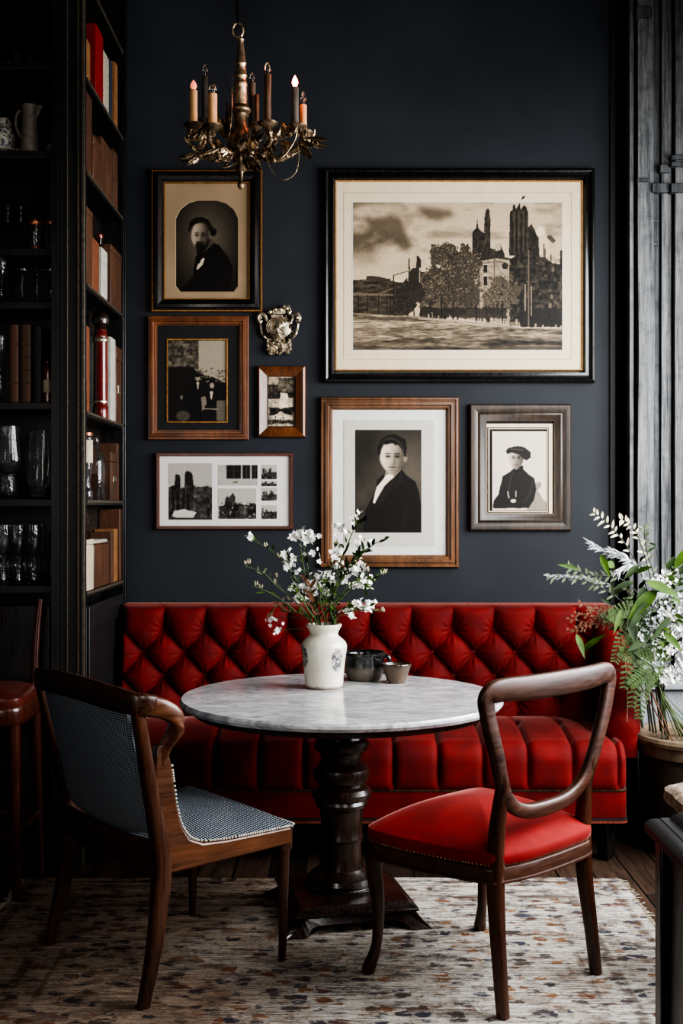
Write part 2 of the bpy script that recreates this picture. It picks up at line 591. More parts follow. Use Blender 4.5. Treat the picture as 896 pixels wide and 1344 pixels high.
    def rect_ring(s, w, h, prof):
        """profile (inset, out) carried round a rectangle w x h in the local xz plane, out = towards -y"""
        vs, fs = [], []
        for ins, out in prof:
            a, b = w / 2 - ins, h / 2 - ins
            vs += [(-a, -out, -b), (a, -out, -b), (a, -out, b), (-a, -out, b)]
        for k in range(len(prof) - 1):
            for i in range(4):
                j = (i + 1) % 4
                fs.append((k * 4 + i, k * 4 + j, (k + 1) * 4 + j, (k + 1) * 4 + i))
        return s.add(vs, fs)

    def cushion(s, outline, z0, z1, crown, rings=10, p=2.4, bulge=.012, puff=None):
        """upholstered pad over a closed outline [(x, y)]"""
        n = len(outline)
        cx = sum(q[0] for q in outline) / n
        cy = sum(q[1] for q in outline) / n
        vs, fs = [], []
        lv = [(1.0, z0), (1.0 + bulge, z0 + (z1 - z0) * .35), (1.0 + bulge * 1.3, z0 + (z1 - z0) * .7)]
        for k in range(rings + 1):
            q = k / rings
            sc = math.cos(q * PI / 2)
            lv.append((max(sc, 0.0) * (1 + bulge), z1 + crown * (1 - sc ** p) if k else z1))
        for sc, z in lv:
            for x, y in outline:
                X, Y = cx + (x - cx) * sc, cy + (y - cy) * sc
                vs.append(Vector((X, Y, z + (puff(X, Y) if puff else 0))))
        for k in range(len(lv) - 1):
            for i in range(n):
                j = (i + 1) % n
                fs.append((k * n + i, k * n + j, (k + 1) * n + j, (k + 1) * n + i))
        fs.append(tuple(range(n - 1, -1, -1)))
        return s.add(vs, fs)

    def leaf(s, base, d, length, width, nrm=(0, 0, 1), droop=.3, n=6, fold=.15, shape=1.0):
        base, d, nrm = Vector(base), Vector(d).normalized(), Vector(nrm)
        side = d.cross(nrm)
        if side.length < 1e-3:
            side = d.cross(Vector((1, .3, 0)))
        side.normalize()
        nn = side.cross(d)
        vs, fs = [], []
        for i in range(n + 1):
            t = i / n
            w = width * .5 * (math.sin(PI * min(1, t ** .75 * .97 + .015)) ** shape)
            c = base + d * length * t - nn * 0 + Vector((0, 0, -1)) * droop * length * t * t
            vs += [c - side * w + nn * fold * w, c, c + side * w + nn * fold * w]
        for i in range(n):
            a = i * 3
            fs += [(a, a + 1, a + 4, a + 3), (a + 1, a + 2, a + 5, a + 4)]
        return s.add(vs, fs)

    def flower(s, c, d, r, petals=5, open_=.35):
        c, d = Vector(c), Vector(d).normalized()
        a0 = d.cross(Vector((.2, .1, 1)))
        a0.normalize()
        b0 = d.cross(a0)
        ph = random.random() * 6
        for k in range(petals):
            a = ph + 2 * PI * k / petals + random.uniform(-.15, .15)
            dv = a0 * math.cos(a) + b0 * math.sin(a) + d * open_ * random.uniform(.3, 1.5)
            s.leaf(c, dv, r * random.uniform(.8, 1.15), r * .72, d, random.uniform(-.1, .25), 3, .3, .7)
        return s

    def build(s, name, mat, parent=None, bevel=0, subsurf=0, angle=.7, smooth=True, world=False, seg=2):
        me = bpy.data.meshes.new(name)
        vs = s.v
        if world and parent is not None:
            r = parent
            while r.parent is not None:
                r = r.parent
            mi = Matrix.LocRotScale(r.location, r.rotation_euler, None).inverted()
            vs = [mi @ Vector(v) for v in vs]
        me.from_pydata([tuple(v) for v in vs], [], s.f)
        me.update()
        bm = bmesh.new()
        bm.from_mesh(me)
        bmesh.ops.remove_doubles(bm, verts=bm.verts, dist=1e-6)
        bmesh.ops.recalc_face_normals(bm, faces=bm.faces)
        bm.to_mesh(me)
        bm.free()
        if smooth:
            me.shade_smooth()
            me.set_sharp_from_angle(angle=angle)
        me.materials.append(M[mat] if isinstance(mat, str) else mat)
        o = bpy.data.objects.new(name, me)
        COL.objects.link(o)
        if parent is not None:
            o.parent = parent
        if bevel:
            md = o.modifiers.new('bevel', 'BEVEL')
            md.width = bevel
            md.segments = seg
            md.limit_method = 'ANGLE'
            md.angle_limit = .6
        if subsurf:
            md = o.modifiers.new('sub', 'SUBSURF')
            md.levels = md.render_levels = subsurf
        return o


def spline(pts, n=8):
    """Catmull-Rom through pts"""
    pts = [Vector(p) for p in pts]
    out = []
    for i in range(len(pts) - 1):
        p0, p1, p2, p3 = pts[max(i - 1, 0)], pts[i], pts[i + 1], pts[min(i + 2, len(pts) - 1)]
        for k in range(n):
            t = k / n
            out.append(.5 * ((2 * p1) + (p2 - p0) * t + (2 * p0 - 5 * p1 + 4 * p2 - p3) * t * t + (3 * p1 - p0 - 3 * p2 + p3) * t ** 3))
    out.append(pts[-1])
    return out


def interp(vals, n):
    """linear resample of a short list to n values"""
    m = len(vals) - 1
    r = []
    for i in range(n):
        t = i / (n - 1) * m
        k = min(int(t), m - 1)
        r.append(vals[k] + (vals[k + 1] - vals[k]) * (t - k))
    return r


def thing(name, label, cat, loc=(0, 0, 0), rz=0, group=None):
    o = bpy.data.objects.new(name, None)
    COL.objects.link(o)
    o.empty_display_size = .05
    o.location = loc
    o.rotation_euler = (0, 0, rz)
    o['label'] = label
    o['category'] = cat
    if group:
        o['group'] = group
    return o


def dup(root, loc, label, rz=None, group=None):
    r = root.copy()
    COL.objects.link(r)
    r.location = loc
    if rz is not None:
        r.rotation_euler = (0, 0, rz)
    r['label'] = label
    if group:
        r['group'] = group
    for ch in list(root.children):
        c = ch.copy()
        COL.objects.link(c)
        c.parent = r
        for g in ch.children:
            q = g.copy()
            COL.objects.link(q)
            q.parent = c
    return r


def struct(o):
    o['kind'] = 'structure'
    return o


# ------------------------------------------------------------------ small paint box for the framed prints
class Canvas:
    def __init__(s, x0, y0, x1, y1, w):
        s.x0, s.y0, s.x1, s.y1 = x0, y0, x1, y1
        s.w = int(w)
        s.h = int(round(w * (y1 - y0) / (x1 - x0)))
        s.a = np.zeros((s.h, s.w, 3))
        gx = x0 + (np.arange(s.w) + .5) / s.w * (x1 - x0)
        gy = y0 + (np.arange(s.h) + .5) / s.h * (y1 - y0)
        s.X, s.Y = np.meshgrid(gx, gy)

    def fill(s, mask, c, al=1.0, soft=0):
        for _ in range(soft):
            p = np.pad(mask, 1, 'edge')
            mask = (p[:-2, 1:-1] + p[2:, 1:-1] + p[1:-1, :-2] + p[1:-1, 2:] + mask) / 5
        c = np.array(c if hasattr(c, '__len__') else (c, c, c), float)
        m = np.clip(mask * al, 0, 1)[..., None]
        s.a = s.a * (1 - m) + c * m
        return s

    def poly_mask(s, pts, jit=0, jsc=20):
        X, Y = s.X, s.Y
        if jit:
            X = X + (s.fbm(jsc) - .5) * jit
            Y = Y + (s.fbm(jsc) - .5) * jit
        m = np.zeros_like(X, bool)
        n = len(pts)
        for i in range(n):
            (xa, ya), (xb, yb) = pts[i], pts[(i + 1) % n]
            if ya == yb:
                continue
            cond = ((ya > Y) != (yb > Y)) & (X < (xb - xa) * (Y - ya) / (yb - ya) + xa)
            m ^= cond
        return m.astype(float)

    def poly(s, pts, c, al=1.0, jit=0, jsc=20, soft=0):
        return s.fill(s.poly_mask(pts, jit, jsc), c, al, soft)

    def rect(s, x0, y0, x1, y1, c, al=1.0, jit=0, jsc=20):
        return s.poly([(x0, y0), (x1, y0), (x1, y1), (x0, y1)], c, al, jit, jsc)

    def face(s, cx, cy, rx, ry, light, dark, side=1, eyes=True):
        """a shaded head: light from the left when side is 1"""
        dx, dy = (s.X - cx) / rx, (s.Y - cy) / ry
        wid = np.where(dy > .1, 1 - .38 * np.clip(dy - .1, 0, 1) ** 1.5, 1.0)
        q = np.sqrt((dx / wid) ** 2 + dy ** 2)
        m = np.clip((1.06 - q) / .12, 0, 1)
        l, d = np.array(light, float), np.array(dark, float)
        sh = np.clip(.5 + .62 * dx * side + .12 * dy, 0, 1) ** 1.4
        sh = np.clip(sh + .5 * np.clip(q - .72, 0, 1), 0, 1)
        for ex in (-.36, .36):
            sh = np.clip(sh + .42 * np.exp(-(((dx - ex) / .24) ** 2 + ((dy + .08) / .13) ** 2)), 0, 1)
        sh = np.clip(sh + .30 * np.exp(-(((dx - .16 * side) / .10) ** 2 + ((dy - .2) / .26) ** 2)), 0, 1)
        sh = np.clip(sh + .34 * np.exp(-((dx / .16) ** 2 + ((dy - .38) / .05) ** 2)), 0, 1)
        sh = np.clip(sh + .3 * np.exp(-((dx / .22) ** 2 + ((dy - .72) / .06) ** 2)), 0, 1)
        col = l * (1 - sh[..., None]) + d * sh[..., None]
        s.a = s.a * (1 - m[..., None]) + col * m[..., None]
        k = tuple(np.array(dark) * .3)
        if eyes:
            for ex in (-.36, .36):
                s.ell(cx + ex * rx, cy - .07 * ry, rx * .17, ry * .05, k, .85, 0, .4)
                s.line([(cx + (ex - .2) * rx, cy - .22 * ry), (cx + (ex + .2) * rx, cy - .235 * ry)], ry * .045, k, .75)
        s.ell(cx, cy + .55 * ry, rx * .3, ry * .04, tuple(np.array(dark) * .62), .85, 0, .5)
        return s

    def ell(s, cx, cy, rx, ry, c, al=1.0, rot=0, soft=.15):
        dx, dy = s.X - cx, s.Y - cy
        ca, sa = math.cos(rot), math.sin(rot)
        q = np.sqrt(((dx * ca + dy * sa) / rx) ** 2 + ((-dx * sa + dy * ca) / ry) ** 2)
        return s.fill(np.clip((1 + soft - q) / (2 * soft), 0, 1), c, al)

    def line(s, pts, width, c, al=1.0):
        for (xa, ya), (xb, yb) in zip(pts[:-1], pts[1:]):
            L = max(1e-6, (xb - xa) ** 2 + (yb - ya) ** 2)
            t = np.clip(((s.X - xa) * (xb - xa) + (s.Y - ya) * (yb - ya)) / L, 0, 1)
            d = np.hypot(s.X - xa - t * (xb - xa), s.Y - ya - t * (yb - ya))
            s.fill(np.clip(width / 2 + .8 - d, 0, 1), c, al)
        return s

    def fbm(s, cell, octv=4, ax=1.0, ay=1.0, gain=.55):
        """value noise, cell in paint units"""
        out = np.zeros((s.h, s.w))
        amp, tot = 1.0, 0
        u = s.X - s.x0
        v = s.Y - s.y0
        for _ in range(octv):
            cx, cy = max(cell * ax, 1e-3), max(cell * ay, 1e-3)
            nx, ny = int((s.x1 - s.x0) / cx) + 3, int((s.y1 - s.y0) / cy) + 3
            g = NP.rand(ny, nx)
            fx, fy = u / cx, v / cy
            ix, iy = fx.astype(int), fy.astype(int)
            tx, ty = fx - ix, fy - iy
            tx, ty = tx * tx * (3 - 2 * tx), ty * ty * (3 - 2 * ty)
            val = (g[iy, ix] * (1 - tx) + g[iy, ix + 1] * tx) * (1 - ty) + (g[iy + 1, ix] * (1 - tx) + g[iy + 1, ix + 1] * tx) * ty
            out += val * amp
            tot += amp
            amp *= gain
            cell /= 2
        return out / tot

    def grain(s, amt=8):
        s.a = s.a + (NP.rand(s.h, s.w, 1) - .5) * 2 * amt
        return s

    def tex(s, mask, amt, cell, ax=1, ay=1, octv=4):
        s.a = s.a + ((s.fbm(cell, octv, ax, ay) - .5) * 2 * amt * mask)[..., None]
        return s

    def blur(s, k=1):
        for _ in range(k):
            a = np.pad(s.a, ((1, 1), (1, 1), (0, 0)), 'edge')
            s.a = (a[:-2, 1:-1] + a[2:, 1:-1] + a[1:-1, :-2] + a[1:-1, 2:] + 2 * a[1:-1, 1:-1]) / 6
        return s

    def sepia(s, k=1.0):
        g = s.a.mean(axis=2, keepdims=True)
        s.a = g + k * np.array([15.0, 2.0, -17.0]) * (g / 160 + .25)
        return s

    def mesh(s, name, parent, cx, cz, w, h, out, gamma=1.0):
        """a flat print, one tone per vertex, in the parent's xz plane"""
        W, Hh = s.w, s.h
        xs = cx - w / 2 + np.arange(W) / (W - 1) * w
        zs = cz + h / 2 - np.arange(Hh) / (Hh - 1) * h
        gx, gz = np.meshgrid(xs, zs)
        co = np.stack([gx, np.full_like(gx, -out), gz], -1).reshape(-1, 3)
        idx = np.arange(W * Hh).reshape(Hh, W)
        quads = np.stack([idx[1:, :-1], idx[1:, 1:], idx[:-1, 1:], idx[:-1, :-1]], -1).reshape(-1, 4)
        me = bpy.data.meshes.new(name)
        me.vertices.add(len(co))
        me.vertices.foreach_set('co', co.ravel())
        me.loops.add(quads.size)
        me.loops.foreach_set('vertex_index', quads.ravel().astype(np.int32))
        me.polygons.add(len(quads))
        me.polygons.foreach_set('loop_start', np.arange(0, quads.size, 4, dtype=np.int32))
        me.update(calc_edges=True)
        me.validate()
        at = me.color_attributes.new('tone', 'FLOAT_COLOR', 'POINT')
        c = np.clip(s.a / 255.0, 0, 1)
        c = np.where(c <= .04045, c / 12.92, ((c + .055) / 1.055) ** 2.4) ** 1.22 * 1.06
        rgba = np.ones((W * Hh, 4), np.float32)
        rgba[:, :3] = c.reshape(-1, 3)
        at.data.foreach_set('color', rgba.ravel())
        me.materials.append(M['photo'])
        o = bpy.data.objects.new(name, me)
        COL.objects.link(o)
        o.parent = parent
        return o
# ================================================================== camera, light, room
cam_d = bpy.data.cameras.new('camera')
cam_d.sensor_fit = 'VERTICAL'
cam_d.sensor_height = 36
cam_d.lens = F / 1344 * 36
cam_d.shift_y = -7 / 1344
cam_d.clip_start = .05
cam = bpy.data.objects.new('camera', cam_d)
COL.objects.link(cam)
cam.location = (0, 0, HC)
cam.rotation_euler = (PI / 2, 0, 0)
SC.camera = cam
SC.view_settings.view_transform = 'AgX'
SC.view_settings.look = 'AgX - High Contrast'
SC.view_settings.exposure = 0.18
SC.cycles.max_bounces = 8
SC.cycles.transparent_max_bounces = 8
SC.cycles.use_denoising = True
SC.cycles.caustics_reflective = False
SC.cycles.caustics_refractive = False
SC.cycles.sample_clamp_indirect = 4

w = bpy.data.worlds.new('dim room air')
SC.world = w
w.use_nodes = True
w.node_tree.nodes['Background'].inputs[0].default_value = (.85, .9, 1.0, 1)
w.node_tree.nodes['Background'].inputs[1].default_value = .055


def area(name, loc, target, sx, sy, power, col):
    d = bpy.data.lights.new(name, 'AREA')
    d.shape = 'RECTANGLE'
    d.size, d.size_y = sx, sy
    d.energy = power
    d.color = col
    o = bpy.data.objects.new(name, d)
    COL.objects.link(o)
    o.location = loc
    o.rotation_euler = (Vector(target) - Vector(loc)).to_track_quat('-Z', 'Y').to_euler()
    return o


area('window_daylight', (2.25, 3.75, 1.9), (.2, 4.1, .75), 2.4, 2.0, 240, (.97, .98, 1.0))
area('high_fill', (1.7, .4, 2.9), (-.1, 4.2, .6), 1.8, 1.4, 48, (1.0, .98, .95))  # added fill from high on the camera side, no window there
area('left_fill', (-1.3, .2, 1.7), (-.6, 4.0, .6), .4, 1.5, 19, (1.0, .96, .9))  # added fill for the blue chair back and glass highlights, no doorway there
bl = bpy.data.lights.new('bulb_glow', 'POINT')
bl.energy = .8
bl.color = (1, .25, .12)
bl.shadow_soft_size = .03
blo = bpy.data.objects.new('bulb_glow', bl)
COL.objects.link(blo)
blo.location = P(386, 100, 4.27) + Vector((0, 0, .03))

# room shell
struct(MB().box(-2.6, 2.4, -1.5, 5.75, -.1, 0).build('floor', 'floor'))
struct(MB().box(-2.6, 1.262, WALL, WALL + .12, 0, 4.4).build('wall_back', 'wall'))
struct(MB().box(-2.6, -2.5, -1.5, 5.55, 0, 4.4).build('wall_left', 'wall_dim'))
struct(MB().box(-2.6, 2.4, -1.5, 5.75, 4.4, 4.5).build('ceiling', 'ceil'))
wr = MB()
wr.box(1.95, 2.07, -1.5, 2.45, 0, 4.4).box(1.95, 2.07, 5.05, 5.75, 0, 4.4).box(1.95, 2.07, 2.45, 5.05, 0, .62).box(1.95, 2.07, 2.45, 5.05, 3.3, 4.4)
struct(wr.build('wall_right', 'wall_dim'))
wf = struct(MB().box(1.93, 2.09, 2.45, 2.52, .62, 3.3).box(1.93, 2.09, 4.98, 5.05, .62, 3.3).box(1.93, 2.09, 2.52, 4.98, .62, .69).box(1.93, 2.09, 2.52, 4.98, 3.23, 3.3)
            .box(1.98, 2.04, 3.72, 3.78, .69, 3.23).box(1.98, 2.04, 2.52, 4.98, 2.35, 2.4).build('window_1', 'weather_dark', bevel=.005))
# near-black strip standing in for recess shade, and weathered pilaster boards right of the wall
struct(MB().box(1.262, 1.36, WALL + .06, WALL + .12, 0, 4.4).box(1.252, 1.275, WALL - .012, WALL + .06, 0, 4.4).build('shade_strip', 'black_trim_and_shade'))


def board(nm, p0, p1, y, mat, z0=0, z1=4.4, th=.06, wav=0):
    m = MB()
    a, b = XX(p0, 5.45), XX(p1, 5.45)
    N = 46
    for_pts = []

    def fn(u, v):
        z = z0 + (z1 - z0) * v
        q = u * 4
        k = min(int(q), 3)
        cs = [(a, y + th), (a, y), (b, y), (b, y + th), (a, y + th)]
        x = cs[k][0] + (cs[k + 1][0] - cs[k][0]) * (q - k)
        yy = cs[k][1] + (cs[k + 1][1] - cs[k][1]) * (q - k)
        return Vector((x + wav * (mnoise.noise(Vector((a * 9, 0, z * 1.6)))), yy, z))
    m.grid(fn, 5, N)
    return struct(m.build(nm, mat, smooth=False))


board('trim_2', 825.5, 830.5, 5.44, 'weather')
board('trim_3', 835, 855.5, 5.42, 'weather', wav=.006)
board('trim_4', 856, 864.5, 5.445, 'weather_dark')
board('trim_5', 866.5, 879, 5.43, 'weather', wav=.003)
board('trim_6', 882, 912, 5.40, 'weather', wav=.003)
board('trim_7', 914, 980, 5.44, 'weather_dark')
struct(MB().box(XX(826, 5.5), 1.95, 5.5, 5.56, 0, 4.4).build('trim_8', 'black_trim_and_shade'))
cap = MB()
for (pa, pb, ya, yb, yy) in ((881, 925, 203, 209, 5.385), (881, 925, 212, 218, 5.38), (866, 880, 216, 226, 5.41), (856, 880, 240, 252, 5.405), (881, 925, 240, 252, 5.38),
                             (835, 856, 8, 22, 5.4), (855, 865, 288, 291, 5.43), (855, 865, 318, 322, 5.43), (836, 853, 234, 238, 5.405)):
    cap.box(XX(pa, yy), XX(pb, yy), yy, yy + .05, ZZ(yb, yy), ZZ(ya, yy))
struct(cap.build('trim_9', 'weather_dark', bevel=.003))
struct(MB().box(XX(838, 5.3), 1.93, 5.28, 5.42, ZZ(962, 5.3), ZZ(905, 5.3)).box(XX(832, 5.27), 1.93, 5.25, 5.43, ZZ(905, 5.27), ZZ(897, 5.27))
       .box(XX(838, 5.3), 1.93, 5.33, 5.42, 0, ZZ(962, 5.3)).build('shade_strip0', 'sill', bevel=.006))
struct(MB().box(-1.02, 1.255, WALL - .02, WALL, 0, .17).build('baseboard_back', 'black_trim_and_shade', bevel=.006))

# ================================================================== cabinets
X0, X1 = -1.112, -1.012           # side bookcase: back and open face
Y0, Y1 = 4.69, 5.5
bc = thing('bookcase', 'tall black open bookcase facing sideways between glass cabinet and red sofa', 'bookcase', (-1.08, 5.15, 0))
MB().box(X0, X1, Y0, Y0 + .03, 0, 4.38).build('end_panel', 'cab_dark', bc, bevel=.003, world=True)
MB().box(X0, X1 + .004, Y1, WALL - .005, 0, 4.38).box(X1 + .004, -1.001, Y1 + .012, WALL - .003, 0, 4.38).build('end_panel', 'black_wood', bc, bevel=.003, world=True)
MB().box(X0 - .012, X0, Y0, WALL - .005, 0, 4.38).build('back_panel', 'shelf_wood', bc, world=True)
mo = MB()
for a, b, o in ((.0, .012, .012), (.02, .03, .008), (.066, .072, .006)):
    mo.box(X1 - a - (b - a), X1 - a, Y0 - o, Y0, 0, 4.38)
mo.build('moulding', 'gilt_edge', bc, bevel=.002, world=True)
SZ = [ZZ(68, 5.5), ZZ(181, 5.5), ZZ(286, 5.5), ZZ(413, 5.5), ZZ(557, 5.5), ZZ(657, 5.5), ZZ(761, 5.5)]
for z in SZ:
    sh = MB().box(X0, X1, Y0 + .03, Y1, z - .022, z - .002).build('shelf', 'black_wood', bc, world=True)
    MB().box(X1, X1 + .004, Y0 + .03, Y1, z - .012, z - .001).build('edge_strip', 'gilt_edge', sh, world=True)
dr = MB().box(X1 - .02, X1 - .004, Y0 + .06, Y1 - .02, .2, 1.03).build('door', 'cab_dark', bc, bevel=.004, world=True)
fr = MB()
for (ya, yb, za, zb) in ((Y0 + .06, Y0 + .14, .2, 1.03), (Y1 - .1, Y1 - .02, .2, 1.03), (Y0 + .14, Y1 - .1, .2, .3), (Y0 + .14, Y1 - .1, .93, 1.03)):
    fr.box(X1 - .004, X1 + .006, ya, yb, za, zb)
fr.build('door_frame', 'cab_dark', dr, bevel=.003, world=True)
MB().box(X0, X1 - .02, Y0 + .03, Y1, 0, .2).build('plinth', 'black_wood', bc, world=True)

dc = thing('display_cabinet', 'tall black open glassware cabinet at the left edge of the room', 'cabinet', (-1.8, 4.9, 0))
XL, XR = -2.48, X0 - .013
MB().box(XR - .02, XR, Y0, Y0 + .32, 0, 4.38).build('side_panel', 'black_wood', dc, world=True)
MB().box(XL, XL + .03, Y0, Y0 + .32, 0, 4.38).build('side_panel', 'black_wood', dc, world=True)
MB().box(XL + .03, XR - .02, Y0 + .3, Y0 + .32, 0, 4.38).build('back_panel', 'black_wood', dc, world=True)
CZ = {k: ZZ(v, 4.78) for k, v in dict(a=90, b=205, b2=289, c=331, d=400, e=530, f=655, g=767).items()}
for k, z in CZ.items():
    if k == 'b2':
        MB().box(-1.62, -1.26, Y0 + .12, Y0 + .28, z - .006, z).build('shelf', 'black_wood', dc, world=True)
        MB().box(-1.6, -1.585, Y0 + .13, Y0 + .27, CZ['c'], z - .006).build('shelf_riser', 'black_wood', dc, world=True)
        MB().box(-1.29, -1.275, Y0 + .13, Y0 + .27, CZ['c'], z - .006).build('shelf_riser', 'black_wood', dc, world=True)
        continue
    MB().box(XL + .03, XR - .02, Y0 + .012, Y0 + .3, z - .03, z).build('shelf', 'shelf_wood' if k in 'ab' else 'black_wood', dc, bevel=.003, world=True)
for xa, xb in ((XL + .04, -1.83), (-1.82, XR - .03)):
    d_ = MB().box(xa, xb, Y0 + .01, Y0 + .03, .16, CZ['g'] - .08).build('door', 'black_wood', dc, bevel=.004, world=True)
    MB().ball((xb - .05 if xa < -2 else xa + .05, Y0 - .005, .7), .014).build('knob', 'iron', d_, world=True)
MB().box(XL + .03, XR - .02, Y0 + .04, Y0 + .3, 0, .14).build('plinth', 'black_wood', dc, world=True)

# ------------------------------------------------------------------ things on the side bookcase


def sdepth(px):
    return F * 1.014 / (CX - px)


def book(name, label, pa, pb, ptop, zs, mat, rec=.0, bands=0, group=None, pages=True, cat='book'):
    """a book standing on the side bookcase, spine out"""
    ya, yb = max(sdepth(pa), Y0 + .034), sdepth(pb)
    yb = max(yb, ya + .03)
    zt = ZZ(ptop, (ya + yb) / 2)
    h = zt - zs
    xf = X1 - .004 - rec
    xb = X0 + .004
    yc = (ya + yb) / 2
    t = thing(name, label, cat, (xb, yc, zs), 0, group)
    th = min((yb - ya), .4)
    L = xf - xb
    c = MB().box(0, L, -th / 2, -th / 2 + .003, 0, h).box(0, L, th / 2 - .003, th / 2, 0, h)
    c.sweep([(L - .002, 0, 0), (L - .002, 0, h)], [th, th], [.006, .006], up=(1, 0, 0), seg=10, ex=.7)
    for k in range(bands):
        z = h * (k + 1) / (bands + 1)
        c.box(L - .001, L + .004, -th / 2, th / 2, z - .004, z + .004)
    c.build('cover', mat, t, bevel=.0012)
    if pages:
        MB().box(.003, L - .004, -th / 2 + .003, th / 2 - .003, .003, h - .004).build('pages', 'white_paper', t)
    return t


def crate(label, pa, pb, ptop, zs, mat, rec=0, plate=False, lidh=.2, group=None, pbot=None):
    """a lidded wooden box on the side bookcase"""
    ya, yb = max(sdepth(pa), Y0 + .034), sdepth(pb)
    yb = max(yb, ya + .03)
    zt = ZZ(ptop, (ya + yb) / 2)
    h = zt - zs
    xf, xb = X1 - .004 - rec, X0 + .004
    t = thing('storage_box', label, 'box', ((xf + xb) / 2, (ya + yb) / 2, zs), 0, group)
    a, b = (xf - xb) / 2, (yb - ya) / 2
    MB().box(-a, a, -b, b, 0, h * (1 - lidh) - .001).build('body', mat, t, bevel=.003)
    MB().box(-a - .001, a + .001, -b, b, h * (1 - lidh), h).build('lid', mat, t, bevel=.003)
    if plate:
        MB().box(a, a + .003, -b * .45, b * .45, h * .38, h * .5).build('label_plate', 'silver', t, bevel=.001)
    return t


s0, s1, s2, s3, s4, s5, s6 = SZ
book('book', 'tan book nearest the camera on the topmost side shelf, beside red book', 109, 119, 54, s1, 'book_tan', .0)
book('book', 'tall bright red book on the topmost side shelf', 126, 136, 40, s1, 'book_red', .0)
book('book', 'mottled grey book next to tall red book', 137.5, 144.5, 72, s1, 'book_grey', .004)
book('book', 'dark blue book between grey book and brown binder', 145.5, 150, 80, s1, 'book_blue', .008)
book('book', 'brown binder farthest back on the topmost side shelf', 151, 155, 84, s1, 'book_tan', .0)
crate('tall brown wooden box on the second side shelf, nearest the camera', 109, 121, 124, s2, 'wood_box', .0, lidh=.3)
crate('grained brown box in the middle of the second side shelf', 123, 133, 184, s2, 'wood_box', .0)
book('book', 'thick brown leather book right of the grained box on second side shelf', 134, 148, 190, s2, 'book_brown', .0, 0)
book('book', 'short brown leather book at far end of second side shelf', 149, 155, 200, s2, 'book_brown', .0, 1)
crate('tall brown archive box nearest the camera on the third side shelf', 111, 122, 274, s3, 'wood_box', .0, lidh=.08)
book('book', 'rust brown book behind the tall archive box on the third side shelf', 123.5, 132, 316, s3, 'book_orange', .004)
book('book', 'white mottled book on the third side shelf', 133.5, 141.5, 328, s3, 'book_white', .0)
crate('wide brown box with rounded top edge at far end of third side shelf', 146, 160, 328, s3, 'book_brown', .0, lidh=.1)


def lathe_thing(name, label, cat, loc, parts, group=None):
    t = thing(name, label, cat, loc, 0, group)
    for nm, prof, mat, kw in parts:
        MB().lathe(prof, seg=24, **kw).build(nm, mat, t)
    return t


def bottle_prof(r, h, neck=.32, nr=.4):
    return [(r * .9, 0), (r, .006), (r, h * (1 - neck) * .86), (r * .86, h * (1 - neck)), (r * nr, h * (1 - neck * .62)), (r * nr * .92, h * .93), (r * nr * 1.2, h * .95), (r * nr * 1.2, h)]


d = sdepth(130)
lathe_thing('bottle', 'slim dark bottle with red cap behind the third side shelf boxes', 'bottle', (-1.06, 5.205, s3),
            [('body', bottle_prof(.022, .285, .2, .6), 'glass_brown', {}), ('cap', [(.016, .285), (.017, .287), (.017, .303), (.012, .306)], 'red_lacquer', {})])
book('book', 'tall orange book nearest the camera on fourth side shelf', 116, 122, 428, s4, 'book_orange', .012)
d = 5.18
pm = thing('pepper_mill', 'tall red lacquered mill with dark round knob on the side shelf', 'pepper mill', (-1.049, d, s4))
h = ZZ(433, d) - s4
MB().lathe([(.031, 0), (.033, .006), (.033, .055), (.029, .062), (.031, .07), (.030, h * .9), (.032, h * .92), (.028, h * .95), (.026, h)], seg=28).build('body', 'red_lacquer', pm)
MB().lathe([(.0305, .069), (.0335, .071), (.0335, .078), (.0305, .08)], seg=28, caps=False).lathe([(.0305, h * .86), (.034, h * .87), (.034, h * .9), (.03, h * .915)], seg=28, caps=False).build('metal_band', 'silver', pm)
MB().lathe([(.022, h), (.03, h + .008), (.02, h + .016), (.034, h + .026), (.0385, h + .045), (.032, h + .066), (.014, h + .078), (0, h + .08)], seg=28).build('knob', 'dark_knob', pm)
book('book', 'thick white book right of the red mill', 145.5, 152, 444, s4, 'book_white', .0)
crate('brown box with small metal label plate on fourth side shelf', 153, 160, 456, s4, 'wood_box', .0, plate=True, lidh=.18)
lathe_thing('bottle', 'small dark bottle in front of the orange book on fourth side shelf', 'bottle', (-1.033, 4.745, s4), [('body', bottle_prof(.016, .2, .3), 'glass_brown', {}), ('stopper', [(.007, .2), (.009, .202), (.009, .215), (.004, .22)], 'iron', {})])
# fifth shelf
lj = thing('jar', 'tall glass jar with cream paper label on the fifth side shelf', 'jar', (-1.043, 4.85, s5))
hj = ZZ(568, 4.85) - s5
MB().lathe([(.026, 0), (.029, .004), (.029, .03), (.024, .04), (.017, .075), (.022, .1), (.027, .15), (.027, hj - .02), (.024, hj - .012)], seg=28).build('body', 'glass', lj)
MB().lathe([(.0285, hj * .55), (.0285, hj - .03)], seg=28, caps=False).build('paper_label', 'cream', lj)
MB().lathe([(.026, hj - .014), (.029, hj - .012), (.029, hj), (.02, hj + .004)], seg=28).build('lid', 'copper', lj)
dd = thing('decanter', 'round shouldered clear decanter of brown spirit on the fifth side shelf', 'decanter', (-1.058, 5.1, s5))
MB().lathe([(.04, 0), (.043, .005), (.043, .15), (.038, .19), (.018, .215), (.014, .235), (.018, .24)], seg=28).build('body', 'glass', dd)
MB().lathe([(.038, .006), (.04, .01), (.04, .112), (.0, .112)], seg=28).build('spirit', 'glass_brown', dd)
MB().lathe([(.01, .232), (.016, .243), (.02, .256), (.014, .272), (.0, .276)], seg=20).build('stopper', 'glass', dd)
crate('brown box with small knob behind decanter on fifth side shelf', 146, 155, 594, s5, 'book_dbrown', .0, plate=True)
